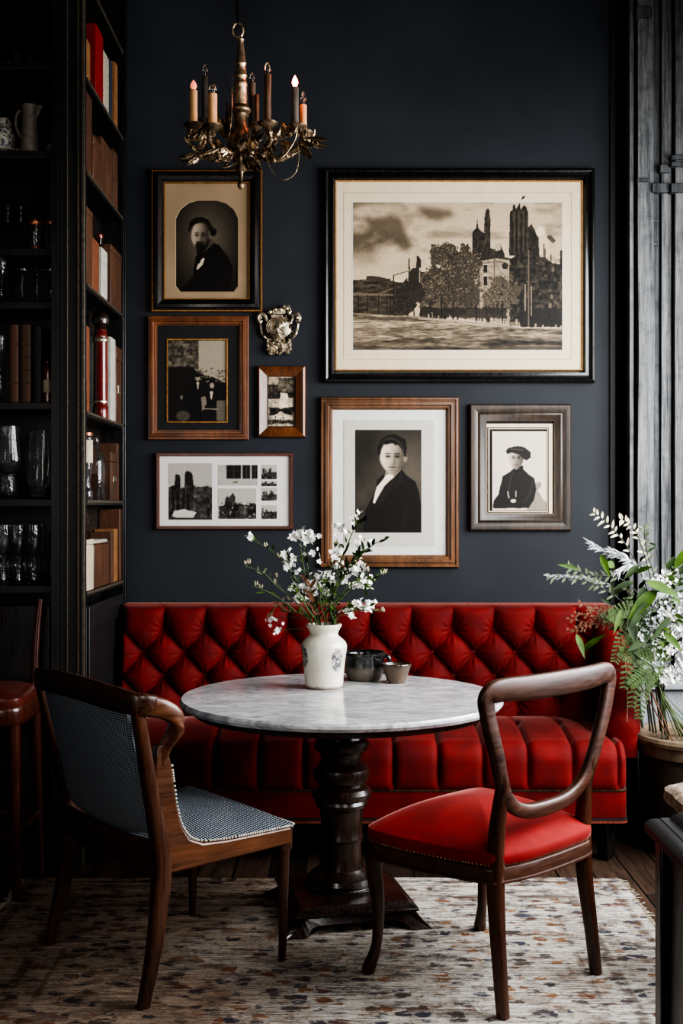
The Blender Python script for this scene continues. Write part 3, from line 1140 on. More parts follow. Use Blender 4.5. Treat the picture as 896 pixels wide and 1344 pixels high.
book('book', 'brown book standing tall behind the boxes on fifth side shelf', 156, 159.5, 582, s5, 'book_brown', .01)
# sixth shelf
crate('cream card box under small brown bottle on the lowest side shelf', 115, 123.5, 708, s6, 'cream', .0, lidh=.1)
lathe_thing('bottle', 'small brown apothecary bottle standing on cream card box', 'bottle', (-1.05, 4.79, s6 + (ZZ(708, (sdepth(115) + sdepth(123.5)) / 2) - s6)), [('body', bottle_prof(.032, .155, .34), 'glass_brown', {}), ('stopper', [(.012, .155), (.016, .158), (.016, .17), (.008, .174)], 'iron', {})])
ab = crate('amber brown box with white ribbed top on the lowest side shelf', 124.5, 144, 712, s6, 'wood_box', .0, lidh=.03)
hb_ = ZZ(712, (sdepth(124.5) + sdepth(144)) / 2) - s6
hw_ = (sdepth(144) - sdepth(124.5)) / 2
rb = MB()
for k in range(11):
    yy = -hw_ + (k + .5) * 2 * hw_ / 11
    rb.box(-.036, .036, yy - hw_ * .05, yy + hw_ * .05, hb_, hb_ + .012)
rb.box(-.038, .038, -hw_, hw_, hb_ - .001, hb_ + .004)
rb.build('ribbed_top', 'book_white', ab)
book('book', 'narrow brown book right of the amber box on lowest side shelf', 146, 150, 698, s6, 'book_brown', .0)
book('book', 'second brown book from far end of lowest side shelf', 151, 156, 694, s6, 'book_tan', .004)
book('book', 'tallest brown book at far end of lowest side shelf', 157, 160, 668, s6, 'wood_box', .0)

# ------------------------------------------------------------------ glassware and china in the display cabinet


def gat(px, dy=.1):
    y = Y0 + dy
    return XX(px, y), y


def shell(prof, th=.0022):
    """turn an outside profile that opens at the top into a thin walled vessel"""
    inner = [(max(r - th, .0005), z) for r, z in reversed(prof)]
    zb = prof[0][1] + .006
    inner = [(r, max(z, zb)) for r, z in inner]
    return prof + inner + [(0.0004, zb)]


def tumbler(label, px, z, r, h, dy=.1, group=None, mat='glass'):
    x, y = gat(px, dy)
    t = thing('tumbler', label, 'glass', (x, y, z), 0, group)
    MB().lathe(shell([(.0005, 0), (r * .82, 0), (r * .86, .004), (r * .9, h * .3), (r, h)]), seg=24, caps=False, ripple=lambda a, k: .03 * math.cos(a * 10) if k in (2, 3) else 0).build('body', mat, t)
    MB().lathe([(r * .84, .001), (r * .9, .006), (r * .84, .012)], seg=24, caps=False).build('foot_ring', mat, t)
    return t


tumbler('small cut glass on the top cabinet shelf at the far left', 10, CZ['a'], .026, .075, .06, mat='glass_brown')
tumbler('second small cut glass from the left on the top cabinet shelf', 22, CZ['a'], .02, .05, .06)
tumbler('rightmost tiny cut glass on the top cabinet shelf', 40, CZ['a'], .018, .045, .06)
x, y = gat(4, .13)
gj = thing('ginger_jar', 'blue and white lidded china jar on the cabinet shelf', 'jar', (x, y, CZ['b'] + .022))
MB().lathe([(.03, 0), (.045, .01), (.053, .05), (.05, .09), (.034, .105), (.03, .112)], seg=32).build('body', 'china', gj)
MB().lathe([(.034, .112), (.04, .118), (.032, .137), (.012, .143), (.0, .145)], seg=32).build('lid', 'china', gj)
x, y = gat(14, .13)
pl = thing('plate', 'pale patterned plate under the blue and white jar', 'plate', (x, y, CZ['b'] + .001))
MB().lathe([(.0004, .004), (.05, .004), (.082, .018), (.084, .02), (.08, .021), (.05, .008), (.0004, .008)], seg=40, caps=False).build('dish', 'china', pl)
MB().lathe([(.044, 0), (.048, 0), (.048, .005), (.044, .005)], seg=40, caps=False).build('foot_ring', 'china', pl)
x, y = gat(39, .08)
pt = thing('pitcher', 'tall grey clay pitcher beside blue and white jar', 'pitcher', (x, y, CZ['b']))
hp = ZZ(139, y) - CZ['b']
MB().lathe(shell([(.0005, 0), (.034, 0), (.038, .006), (.036, .04), (.031, .11), (.029, .17), (.033, hp - .01), (.034, hp)], .004), seg=28, caps=False,
           ripple=lambda a, k: .02 * math.cos(a * 14)).build('body', 'grey_clay', pt)
MB().add([(.026, -.014, hp - .002), (.026, .014, hp - .002), (.052, 0, hp + .001), (.03, 0, hp - .05)], [(0, 2, 3), (2, 1, 3), (0, 1, 2)]).build('spout', 'grey_clay', pt, smooth=False)
MB().tube(spline([(-.032, 0, hp - .02), (-.05, 0, hp - .03), (-.056, 0, hp - .08), (-.034, 0, hp - .13)], 6), .006).build('handle', 'grey_clay', pt)
x, y = gat(66, .2)
sc = thing('cup', 'small dim grey cup at the back right of the pitcher', 'cup', (x, y, CZ['b']))
MB().lathe(shell([(.0005, 0), (.018, 0), (.02, .004), (.024, .04), (.026, .07)], .003), seg=24, caps=False).build('bowl', 'grey_clay', sc)
MB().lathe([(.026, .068), (.0275, .07), (.026, .073)], seg=24, caps=False).build('rim', 'china', sc)
tumbler('narrow tall tumbler on the small raised shelf at the left', 10, CZ['b2'], .013, .088, .2)
tumbler('narrow tall tumbler on the small raised shelf at the right', 27, CZ['b2'], .013, .08, .2)
for px, r, lab in ((46, .03, 'wide glass canister with copper bands on the cabinet shelf'), (68, .03, 'glass canister with copper bands beside the right cabinet post')):
    x, y = gat(px, .07)
    t = thing('canister', lab, 'canister', (x, y, CZ['c']))
    hh = ZZ(294, y) - CZ['c']
    MB().lathe(shell([(.0005, .001), (r, .001), (r, hh)]), seg=28, caps=False).build('body', 'glass', t)
    MB().lathe([(r + .001, .001), (r + .002, .002), (r + .002, .014), (r + .001, .016)], seg=28, caps=False).build('base_band', 'copper', t)
    MB().lathe([(r + .001, hh - .008), (r + .002, hh - .006), (r + .002, hh + .006), (r * .5, hh + .01), (.004, hh + .012), (.004, hh + .022), (0, hh + .024)], seg=28).build('lid', 'copper', t)


def stemware(name, label, px, z, h, r, bowl, dy=.1, group=None, stem=.0035):
    x, y = gat(px, dy)
    t = thing(name, label, 'glass', (x, y, z), 0, group)
    hb = h * bowl
    MB().lathe(shell([(.0005, h - hb), (r * .35, h - hb + .003), (r * .8, h - hb * .72), (r, h - hb * .35), (r * .97, h)]) if bowl > .3 else
               shell([(.0005, h - hb), (r * .6, h - hb + .006), (r * .95, h - hb * .45), (r, h)]), seg=40, caps=False, ripple=lambda a, k: .035 * math.cos(a * 10) if k not in (0, 4) else 0).build('bowl', 'glass', t)
    MB().lathe([(stem * 1.6, h - hb + .001), (stem, h - hb - .012), (stem, h * .2), (stem * 1.5, .02), (stem * 3, .008)], seg=14).build('stem', 'glass', t)
    MB().lathe([(.0005, 0), (r * .85, 0), (r * .86, .002), (stem * 3, .008), (.0005, .009)], seg=28, caps=False).build('foot', 'glass', t)
    return t


stemware('champagne_flute', 'tall flute glass at the left edge on the coupe shelf', 2, CZ['d'], .225, .026, .55, .12)
stemware('coupe_glass', 'leftmost of the three coupe glasses on the cabinet shelf', 29, CZ['d'], .14, .031, .13, .08, 'coupe glasses')
stemware('coupe_glass', 'middle one of the three coupe glasses on the cabinet shelf', 49, CZ['d'], .142, .031, .13, .11, 'coupe glasses')
stemware('coupe_glass', 'rightmost of the three coupe glasses, beside the cabinet post', 66, CZ['d'], .14, .031, .13, .09, 'coupe glasses')


def fbook(label, pa, pb, ptop, z, mat, bands):
    y = Y0 + .03
    xa, xb = XX(pa, y), XX(pb, y)
    h = ZZ(ptop, y) - z
    t = thing('book', label, 'book', ((xa + xb) / 2, y, z))
    th = xb - xa
    c = MB().box(-th / 2, -th / 2 + .003, 0, .15, 0, h).box(th / 2 - .003, th / 2, 0, .15, 0, h)
    c.sweep([(0, .002, 0), (0, .002, h)], th, .008, up=(0, 1, 0), seg=12, ex=.8)
    for k in range(bands):
        zz = h * (.25 + .5 * k / max(1, bands - 1))
        c.box(-th / 2, th / 2, -.005, .001, zz - .003, zz + .003)
    c.build('cover', mat, t, bevel=.001)
    MB().box(-th / 2 + .003, th / 2 - .003, .006, .147, .003, h - .005).build('pages', 'white_paper', t)


fbook('brown leather book at the left in the glassware cabinet', 12.5, 24, 426, CZ['e'], 'book_brown', 2)
fbook('old brown book with dark bands, middle of three in the cabinet', 27, 40, 426, CZ['e'], 'book_dbrown', 4)
fbook('black book right of the two brown books in the cabinet', 43, 54, 428, CZ['e'], 'book_black', 0)
x, y = gat(62, .04)
rbt = thing('bottle', 'small red bottle with paper label beside the black book', 'bottle', (x, y, CZ['e']))
MB().lathe([(.014, 0), (.017, .003), (.017, .12), (.014, .14), (.008, .15), (.008, .165)], seg=20).build('body', 'red_lacquer', rbt)
MB().lathe([(.0174, .04), (.0174, .09)], seg=20, caps=False).build('paper_label', 'cream', rbt)
stemware('wine_glass', 'slim wine glass at the left edge beside the brown books', 1, CZ['e'], .27, .024, .45, .07)
# big goblet and crystal vase
x, y = gat(11, .07)
gb = thing('goblet', 'large clear goblet on thick stem beside the crystal vase', 'goblet', (x, y, CZ['f']))
MB().lathe(shell([(.0005, .1), (.03, .103), (.052, .13), (.058, .16), (.05, .2), (.047, .29)], .003), seg=48, caps=False, ripple=lambda a, k: .03 * math.cos(a * 12) if 1 < k < 5 else 0).build('bowl', 'glass', gb)
MB().lathe([(.045, 0), (.046, .004), (.03, .012), (.026, .03), (.026, .09), (.03, .101)], seg=10).build('stem', 'glass', gb, smooth=False)
x, y = gat(56, .08)
cv = thing('crystal_vase', 'tall cut crystal vase on the glassware shelf', 'vase', (x, y, CZ['f']))
hv = ZZ(566, y) - CZ['f']
MB().lathe(shell([(.0005, 0), (.042, 0), (.046, .008), (.056, .04), (.06, .09), (.058, .18), (.052, hv)], .004), seg=40, caps=False, ripple=lambda a, k: .04 * math.cos(a * 10)).build('body', 'glass', cv)
cut = MB()
for k in range(20):
    a = 2 * PI * k / 20
    cut.sweep([(.0575 * math.cos(a), .0575 * math.sin(a), .07), (.061 * math.cos(a), .061 * math.sin(a), .1), (.0585 * math.cos(a), .0585 * math.sin(a), .2)], .004, .003, (0, 0, 1), 6)
for k in range(28):
    a = 2 * PI * k / 28
    for q in range(3):
        cut.ball((.0535 * math.cos(a + q * .11) * (.92 + .05 * q), .0535 * math.sin(a + q * .11) * (.92 + .05 * q), .012 + q * .018), .006, 5, 4)
cut.build('cut_pattern', 'glass', cv, smooth=False)
# two rows of goblets on the lowest shelf
gl = [(3, .05, .205, 'first of the front row goblets at the left edge of lowest shelf'), (23, .06, .2, 'second front goblet from the left on the lowest cabinet shelf'),
      (43, .05, .205, 'third front goblet from the left on the lowest cabinet shelf'), (68, .05, .2, 'front goblet nearest the cabinet post on the lowest shelf'),
      (12, .17, .21, 'left back row goblet between the first and second front goblets'), (34, .18, .205, 'middle back row goblet on the lowest cabinet shelf'),
      (56, .17, .21, 'right back row goblet on the lowest cabinet shelf')]
first = None
for px, dy, hh, lab in gl:
    x, y = gat(px, dy)
    if first is None:
        first = stemware('wine_goblet', lab, px, CZ['g'], .24, .033, .5, dy, 'goblets on the lowest shelf', .012)
    else:
        dup(first, (x, y, CZ['g']), lab)
# ================================================================== framed pictures
def place(px0, py0, px1, py1, d=WALL - .03):
    a, b = P(px0, py1, d), P(px1, py0, d)
    return (a.x + b.x) / 2, (a.z + b.z) / 2, b.x - a.x, b.z - a.z


def mat_board(root, w, h, hw, hh, cx, cz, out, mat, pts=None, name='mount_board'):
    """a flat board w x h with an opening hw x hh centred at cx, cz"""
    n = 40
    inn, outr = [], []
    if pts is None:
        pts = [(-hw / 2, -hh / 2), (hw / 2, -hh / 2), (hw / 2, hh / 2), (-hw / 2, hh / 2)]
    m = len(pts)
    # corners of the opening kept, outer point found by radial projection
    ring = []
    for i in range(m):
        (xa, ya), (xb, yb) = pts[i], pts[(i + 1) % m]
        for k in range(8):
            t = k / 8
            ring.append((cx + xa + (xb - xa) * t, cz + ya + (yb - ya) * t))
    vs, fs = [], []
    L = len(ring)
    for x, z in ring:
        vs.append((x, -out, z))
    for x, z in ring:
        dx, dz = x - cx, z - cz
        q = min((w / 2 - math.copysign(1, dx) * cx) / abs(dx) if abs(dx) > 1e-6 else 9e9, (h / 2 - math.copysign(1, dz) * cz) / abs(dz) if abs(dz) > 1e-6 else 9e9)
        vs.append((cx + dx * q, -out, cz + dz * q))
    # bevelled inner lip
    for x, z in ring:
        vs.append((cx + (x - cx) * .985, -out + .003, cz + (z - cz) * .985))
    for i in range(L):
        j = (i + 1) % L
        fs.append((i, j, L + j, L + i))
        fs.append((i, 2 * L + i, 2 * L + j, j))
    # outer corners
    mb = MB().add(vs, fs)
    for sx in (-1, 1):
        for sz in (-1, 1):
            k = max(range(L), key=lambda i: vs[L + i][0] * sx / w + vs[L + i][2] * sz / h)
    mb.add([(-w / 2, -out + .0006, -h / 2), (w / 2, -out + .0006, -h / 2), (w / 2, -out + .0006, h / 2), (-w / 2, -out + .0006, h / 2)] +
           [(cx + x, -out + .0006, cz + z) for x, z in [(-hw / 2, -hh / 2), (hw / 2, -hh / 2), (hw / 2, hh / 2), (-hw / 2, hh / 2)]],
           [(0, 1, 5, 4), (1, 2, 6, 5), (2, 3, 7, 6), (3, 0, 4, 7)])
    return mb.build(name, mat, root, smooth=False)


def picture(name, label, box, prof, mat, d=WALL - .03):
    cx, cz, w, h = place(*box, d=d)
    t = thing(name, label, 'picture frame', (cx, WALL - .002, cz))
    MB().rect_ring(w, h, [(0, 0)] + prof).build('frame', mat, t, angle=.5)
    MB().box(-w / 2 + .006, w / 2 - .006, -.004, 0, -h / 2 + .006, h / 2 - .006).build('backing_board', 'mat_black', t)
    return t, (cx, cz, w, h)


def rel(fr, box, d=WALL - .02):
    """centre and size of a photograph box, relative to the frame centre"""
    cx, cz, w, h = place(*box, d=d)
    return cx - fr[0], cz - fr[1], w, h


# --- portrait of a bearded man, black frame, tan mount
t, fr = picture('picture_frame', 'black framed portrait of a bearded man in tan mount, under the chandelier', (199, 223, 343, 408),
                [(.0, .018), (.006, .026), (.012, .026), (.016, .036), (.03, .04), (.046, .034), (.05, .024), (.056, .022), (.056, .008)], 'frame_black')
w, h = fr[2], fr[3]
MB().rect_ring(w + .006, h + .006, [(0, .004), (0, .022), (.003, .026), (.007, .026), (.01, .02), (.01, .004)]).build('gilt_edge', 'gold', t)
MB().rect_ring(w - .108, h - .108, [(0, .008), (.001, .024), (.005, .024), (.007, .008)]).build('inner_slip', 'gold', t)
rx, rz, rw, rh = rel(fr, (230, 262, 312, 383))
arch = [(-.5, -.44), (-.43, -.5), (.43, -.5), (.5, -.44), (.5, .3), (.43, .4), (.3, .47), (.15, .5), (-.15, .5), (-.3, .47), (-.43, .4), (-.5, .3)]
mat_board(t, w - .1, h - .1, rw, rh, rx, rz, .013, 'mat_tan', [(a * rw, b * rh) for a, b in arch])
c = Canvas(182, 190, 496, 650, 150)
r = np.hypot((c.X - 330) / 190, (c.Y - 380) / 260)
c.fill(np.ones_like(r), (34, 29, 22))
c.fill(np.clip(1.15 - r, 0, 1), (122, 106, 82))
c.tex(np.ones_like(r), 8, 60)
c.poly([(205, 660), (235, 608), (272, 565), (284, 475), (300, 448), (350, 412), (375, 404), (402, 418), (440, 470), (464, 522), (456, 600), (448, 660)], (15, 13, 12), jit=5)
c.poly([(300, 640), (330, 560), (345, 470), (352, 470), (340, 560), (318, 650)], (26, 23, 20), .7)
c.poly([(380, 640), (430, 600), (442, 560), (446, 562), (436, 610), (395, 650)], (30, 26, 22), .8)
c.poly([(318, 395), (366, 380), (372, 408), (330, 448), (304, 456)], (96, 82, 64))
c.face(306, 372, 43, 70, (186, 166, 136), (84, 70, 54), 1)
c.ell(356, 372, 8, 16, (120, 102, 80), 1, 0, .4)
c.poly([(249, 338), (256, 304), (284, 283), (318, 280), (346, 293), (362, 322), (384, 340), (385, 358), (372, 374), (360, 368), (354, 348), (344, 330), (330, 312), (306, 306), (282, 312), (264, 330), (256, 356)], (20, 17, 14), 1, 8, 12, 3)
for k_ in range(7):
    c.line([(262 + k_ * 6, 300 - k_ * 1.5), (300 + k_ * 9, 290 + k_ * 5), (352 + k_ * 3, 326 + k_ * 5)], 1.6, (64, 55, 44), .5)
c.poly([(282, 412), (296, 404), (318, 405), (332, 416), (348, 388), (356, 380), (348, 412), (330, 440), (310, 462), (292, 452)], (26, 21, 17), .92, 8, 12, 4)
c.line([(290, 400), (322, 400)], 6, (30, 25, 20), .8)
c.poly([(288, 534), (298, 500), (322, 476), (329, 482), (318, 512), (298, 532)], (206, 192, 166))
c.poly([(296, 492), (312, 484), (306, 500), (292, 510)], (24, 20, 18))
c.blur(1).grain(6).sepia(.8)
c.mesh('photograph', t, rx, rz, rw * 1.03, rh * 1.03, .0095)

# --- two figures in a garden, brown frame, black mount
t, fr = picture('picture_frame', 'ribbed brown frame with black mount around a print of two garden figures', (193, 414, 326, 577),
                [(0, .016), (.004, .02), (.012, .02), (.015, .028), (.026, .03), (.03, .024), (.038, .024), (.041, .018), (.045, .018), (.045, .006)], 'frame_brown')
w, h = fr[2], fr[3]
rx, rz, rw, rh = rel(fr, (220, 446, 297, 553))
mat_board(t, w - .08, h - .08, rw, rh, rx, rz, .011, 'mat_black')
g = MB().rect_ring(rw + .012, rh + .012, [(0, .011), (0, .015), (.003, .016), (.006, .015), (.006, .009)])
o = g.build('gilt_slip', 'gold', t)
o.location = (rx, 0, rz)
c = Canvas(153, 210, 437, 612, 130)
one = np.ones_like(c.X)
c.fill(one, (158, 150, 136))
c.rect(150, 205, 300, 360, (86, 80, 72), jit=8)
c.tex((c.X < 300) * (c.Y < 360) * 1.0, 70, 14)
c.poly([(150, 350), (210, 340), (270, 345), (300, 370), (440, 425), (440, 620), (150, 620)], (24, 22, 20), jit=20)
for k in range(90):
    x, y = NP.uniform(285, 432), NP.uniform(352, 425)
    c.ell(x, y, 5, 4, NP.choice([40, 70, 120, 150]), .8)
c.poly([(150, 420), (440, 420), (440, 620), (150, 620)], (20, 18, 17), .9, jit=12)
c.poly([(246, 620), (250, 480), (262, 415), (285, 405), (312, 410), (318, 450), (312, 620)], (10, 9, 9))
c.ell(297, 396, 12, 16, (152, 140, 124))
c.ell(296, 386, 13, 8, (14, 12, 11))
c.poly([(290, 416), (303, 416), (302, 450), (296, 452)], (176, 168, 154))
c.poly([(325, 560), (335, 480), (348, 450), (384, 450), (396, 490), (398, 580), (340, 600)], (12, 11, 11))
c.ell(364, 434, 11, 14, (160, 148, 132))
c.poly([(350, 420), (378, 420), (376, 402), (354, 402)], (14, 12, 11))
c.poly([(354, 462), (370, 462), (364, 500), (358, 500)], (190, 182, 166))
c.rect(386, 505, 432, 605, (110, 104, 94), jit=8)
c.poly([(312, 490), (334, 484), (340, 520), (318, 560)], (130, 122, 110))
c.ell(228, 580, 34, 26, (92, 86, 78), .9)
c.rect(215, 480, 228, 500, (120, 112, 100))
c.line([(320, 545), (390, 548)], 5, (150, 140, 126))
c.blur(1).grain(9).sepia(.7)
c.mesh('photograph', t, rx, rz, rw * 1.02, rh * 1.02, .0085)

# --- small brown frame with street scraps
t, fr = picture('picture_frame', 'small deep brown frame with a narrow street print below the silver ornament', (337, 480, 401, 574),
                [(0, .016), (.004, .024), (.012, .028), (.018, .024), (.044, .014), (.048, .012), (.05, .006)], 'frame_brown')
rx, rz, rw, rh = rel(fr, (352, 494, 385, 559))
w, h = fr[2], fr[3]
MB().rect_ring(rw + .012, rh + .012, [(0, .006), (.001, .0135), (.004, .0135), (.006, .007)]).build('inner_slip', 'frame_black', t).location = (rx, 0, rz)
c = Canvas(640, 388, 765, 632, 70)
one = np.ones_like(c.X)
c.fill(one, (168, 158, 142))
c.rect(640, 430, 765, 465, (66, 60, 54), jit=14)
c.rect(690, 395, 760, 462, (108, 98, 86), jit=12)
c.rect(640, 462, 765, 500, (52, 46, 42), jit=18)
c.poly([(640, 500), (765, 488), (765, 535), (640, 540)], (184, 172, 154), jit=12)
c.poly([(700, 470), (735, 470), (740, 540), (690, 540)], (214, 204, 186), jit=6)
c.rect(640, 540, 765, 580, (30, 27, 25), jit=26)
c.poly([(660, 580), (700, 560), (765, 585), (765, 600), (650, 600)], (196, 186, 168), jit=10)
c.rect(640, 600, 765, 620, (80, 72, 64), jit=20)
c.tex(one, 60, 14)
for k in range(26):
    x, y = NP.uniform(645, 760), NP.uniform(395, 628)
    c.rect(x, y, x + NP.uniform(3, 12), y + NP.uniform(3, 14), NP.choice([20, 30, 200, 220]), .8)
c.blur(1).grain(8).sepia(.8)
c.mesh('photograph', t, rx, rz, rw, rh, .0075)

# --- collage of building photographs, thin red brown frame
t, fr = picture('picture_frame', 'wide thin red brown frame holding a collage of small building photographs', (204, 594, 384, 695),
                [(0, .014), (.003, .02), (.012, .02), (.015, .014), (.017, .008)], 'frame_red')
w, h = fr[2], fr[3]
MB().box(-w / 2 + .015, w / 2 - .015, -.008, -.0045, -h / 2 + .015, h / 2 - .015).build('mount_board', 'mat_white', t)


def facade(cv, seed=0):
    one = np.ones_like(cv.X)
    W, H_ = cv.x1 - cv.x0, cv.y1 - cv.y0
    x0, y0 = cv.x0, cv.y0
    cv.fill(one, 172)
    cv.poly([(x0, y0 + .62 * H_), (x0 + .4 * W, y0 + .5 * H_), (x0 + W, y0 + .52 * H_), (x0 + W, y0 + H_), (x0, y0 + H_)], 60, jit=W * .14, jsc=W * .2)
    for k in range(5):
        a = x0 + W * NP.uniform(.02, .7)
        ww = W * NP.uniform(.06, .16)
        tp = y0 + H_ * NP.uniform(.2, .5)
        cv.poly([(a, y0 + H_), (a, tp + .04 * H_), (a + ww / 2, tp - .06 * H_), (a + ww, tp + .04 * H_), (a + ww, y0 + H_)], NP.uniform(40, 80), jit=W * .03, jsc=W * .06)
    cv.tex((cv.Y > y0 + .45 * H_) * 1.0, 85, W * .1)
    for k in range(40):
        a, b = x0 + W * NP.uniform(0, .95), y0 + H_ * NP.uniform(.45, .9)
        cv.rect(a, b, a + W * .035, b + H_ * .05, NP.choice([18, 24, 190]), .8)


panels = []
cx1 = Canvas(155, 815, 365, 1088, 78)
one = np.ones_like(cx1.X)
cx1.fill(one, (172, 170, 162))
cx1.rect(150, 930, 370, 1095, 70, jit=24)
cx1.poly([(160, 1060), (162, 930), (185, 920), (188, 870), (210, 872), (214, 940), (232, 930), (234, 860), (250, 852), (272, 872), (276, 940), (268, 1060)], (38, 37, 35), jit=9, jsc=12)
cx1.poly([(285, 1060), (288, 990), (330, 955), (362, 965), (362, 1060)], (58, 56, 52), jit=14)
cx1.tex((cx1.Y > 920) * 1.0, 75, 16)
for k in range(9):
    cx1.line([(165 + k * 12, 940 + (k % 3) * 20), (166 + k * 12, 1050)], 3, 20 if k % 2 else 120, .8)
cx1.poly([(172, 1070), (180, 1045), (230, 1036), (290, 1052), (275, 1076), (200, 1080)], (196, 194, 186))
cx1.rect(150, 1078, 370, 1095, 66)
panels.append((cx1, (221, 608, 278, 682)))
cx2 = Canvas(396, 822, 590, 922, 70)
cx2.fill(np.ones_like(cx2.X), (168, 166, 158))
cx2.tex(np.ones_like(cx2.X), 16, 60)
for (a, b) in ((438, 506), (516, 552), (560, 588)):
    cx2.rect(a, 824, b, 888, (34, 32, 30))
    cx2.line([((a + b) / 2, 828), ((a + b) / 2, 886)], 3, (96, 92, 86))
    cx2.line([(a + 3, 852), (b - 3, 852)], 3, (66, 62, 58))
cx2.ell(480, 906, 14, 5, (120, 116, 108))
panels.append((cx2, (286, 610, 338, 637)))
cx3 = Canvas(396, 938, 582, 1086, 70)
facade(cx3)
panels.append((cx3, (286, 641, 336, 681)))
for bx in ((343, 610, 363, 629), (343, 631, 363, 638), (343, 640, 363, 657), (343, 663, 363, 681)):
    q = Canvas(0, 0, bx[2] - bx[0], bx[3] - bx[1], 30)
    facade(q)
    panels.append((q, bx))
for q, bx in panels:
    rx, rz, rw, rh = rel(fr, bx)
    q.blur(1).grain(8).sepia(.3)
    q.mesh('photograph', t, rx, rz, rw, rh, .0092)

# --- big townscape, black frame, cream mount
t, fr = picture('picture_frame', 'largest black framed print of a towered town building under a cloudy sky', (424, 220, 781, 502),
                [(0, .02), (.005, .034), (.014, .038), (.022, .034), (.026, .024), (.034, .03), (.046, .032), (.054, .022), (.058, .012), (.058, .006)], 'frame_black')
w, h = fr[2], fr[3]
rx, rz, rw, rh = rel(fr, (463, 265, 738, 459))
MB().rect_ring(w - .112, h - .112, [(0, .006), (.001, .019), (.005, .018), (.007, .01)]).build('inner_slip', 'gold', t)
mat_board(t, w - .1, h - .1, rw, rh, rx, rz, .0115, 'mat_cream')
MB().rect_ring(rw + .086, rh + .09, [(0, .0118), (0, .0124), (.0014, .0124), (.0014, .0118)]).build('ruled_line', 'ink_line', t).location = (rx, 0, rz)
MB().rect_ring(rw + .006, rh + .006, [(0, .0118), (0, .0126), (.003, .0126), (.003, .0118)]).build('print_border', 'mat_white', t).location = (rx, 0, rz)
c = Canvas(38, 75, 858, 655, 460)
one = np.ones_like(c.X)
X, Y = c.X, c.Y
c.fill(one, (182, 172, 152))
cl = c.fbm(190, 5, 1.5, .8)
lf = np.clip((560 - X) / 620, 0, 1) * .16 + .04
c.fill(np.clip((cl + lf - .52) * 5, 0, 1) * np.clip((380 - Y) / 140, 0, 1), (86, 78, 70), .85)
c.fill(np.clip((c.fbm(90, 5, 1.8, .7) - .55) * 5, 0, 1) * np.clip((330 - Y) / 120, 0, 1), (120, 110, 96), .6)
c.fill(np.clip((Y - 250) / 130, 0, 1) * (Y < 400), (196, 186, 164), .6)
for bx in (((80, 150), (230, 140), (265, 260), (255, 278), (190, 225), (110, 190)), ((290, 90), (420, 100), (450, 140), (380, 160), (310, 140))):
    c.poly(list(bx), (84, 76, 68), .75, jit=70, jsc=60, soft=60)
# far low houses
c.poly([(38, 380), (90, 378), (92, 364), (130, 366), (185, 376), (190, 384), (235, 390), (250, 372), (256, 400), (256, 520), (38, 520)], (72, 66, 58), jit=5, jsc=12)
c.tex((X < 256) * (Y > 380) * (Y < 520) * 1.0, 50, 16, 1.6, .6)
c.rect(38, 436, 250, 442, (112, 102, 90))
c.line([(38, 434), (140, 436), (200, 410)], 3, (120, 110, 96))
for x in (60, 96, 140, 172, 186):
    c.line([(x, 440), (x, 512)], 3, (40, 36, 32))
# left tower
c.poly([(255, 420), (256, 332), (262, 330), (262, 345), (270, 335), (285, 332), (288, 286), (296, 284), (304, 300), (306, 330), (298, 336), (299, 420)], (52, 47, 42), jit=4, jsc=8)
c.line([(258, 298), (258, 335)], 4, (44, 40, 36))
# long middle wing
c.poly([(300, 350), (345, 345), (470, 330), (540, 300), (540, 520), (300, 520)], (98, 88, 74), jit=4)
for k in range(10):
    c.rect(312 + k * 22, 372 + (k % 2) * 3, 322 + k * 22, 398, (40, 35, 30), .8)
# main block
c.poly([(482, 330), (530, 300), (600, 290), (655, 300), (655, 545), (482, 535)], (150, 140, 120), jit=3)
c.poly([(650, 300), (700, 270), (780, 285), (820, 315), (858, 320), (858, 565), (650, 560)], (44, 40, 35), jit=3)
c.poly([(482, 332), (530, 296), (600, 286), (660, 296), (660, 304), (600, 296), (530, 306), (482, 342)], (56, 50, 44))
c.line([(484, 350), (530, 318), (600, 308), (655, 318)], 3, (96, 86, 74))
c.line([(592, 290), (592, 540)], 4, (92, 84, 72))
c.line([(532, 300), (532, 540)], 4, (96, 88, 76))
for (a, b, e, f) in ((550, 322, 564, 352), (550, 366, 564, 402), (624, 318, 642, 338), (496, 352, 510, 380), (496, 400, 510, 430), (612, 370, 630, 410)):
    c.rect(a, b, e, f, (34, 30, 26))
    c.line([(a - 2, b - 3), (e + 2, b - 3)], 3, (190, 178, 154))
c.ell(633, 324, 12, 12, (40, 36, 32))
# towers
c.poly([(504, 285), (506, 196), (514, 184), (520, 178), (524, 140), (530, 180), (540, 190), (552, 196), (556, 250), (600, 262), (612, 235), (632, 278), (632, 292), (504, 295)], (50, 45, 40), jit=3, jsc=8)
c.poly([(553, 262), (552, 140), (558, 108), (566, 98), (572, 104), (577, 150), (576, 262)], (58, 52, 46), jit=3, jsc=8)
c.poly([(480, 268), (482, 240), (490, 238), (494, 268)], (54, 48, 42))
c.poly([(592, 240), (614, 232), (616, 262), (596, 268)], (170, 160, 140))
c.poly([(648, 285), (652, 112), (662, 108), (664, 86), (672, 84), (676, 104), (690, 78), (694, 104), (708, 86), (716, 94), (724, 118), (726, 288)], (56, 50, 44), jit=4, jsc=8)
c.poly([(654, 285), (656, 215), (690, 205), (705, 225), (706, 285)], (36, 32, 28), jit=5, jsc=10)
c.poly([(720, 290), (722, 176), (736, 160), (752, 190), (764, 212), (768, 290)], (46, 41, 36), jit=3)
c.tex(((X > 500) & (X < 770) & (Y < 290) & (c.a[..., 0] < 100)) * 1.0, 46, 9, .5, 1.6)
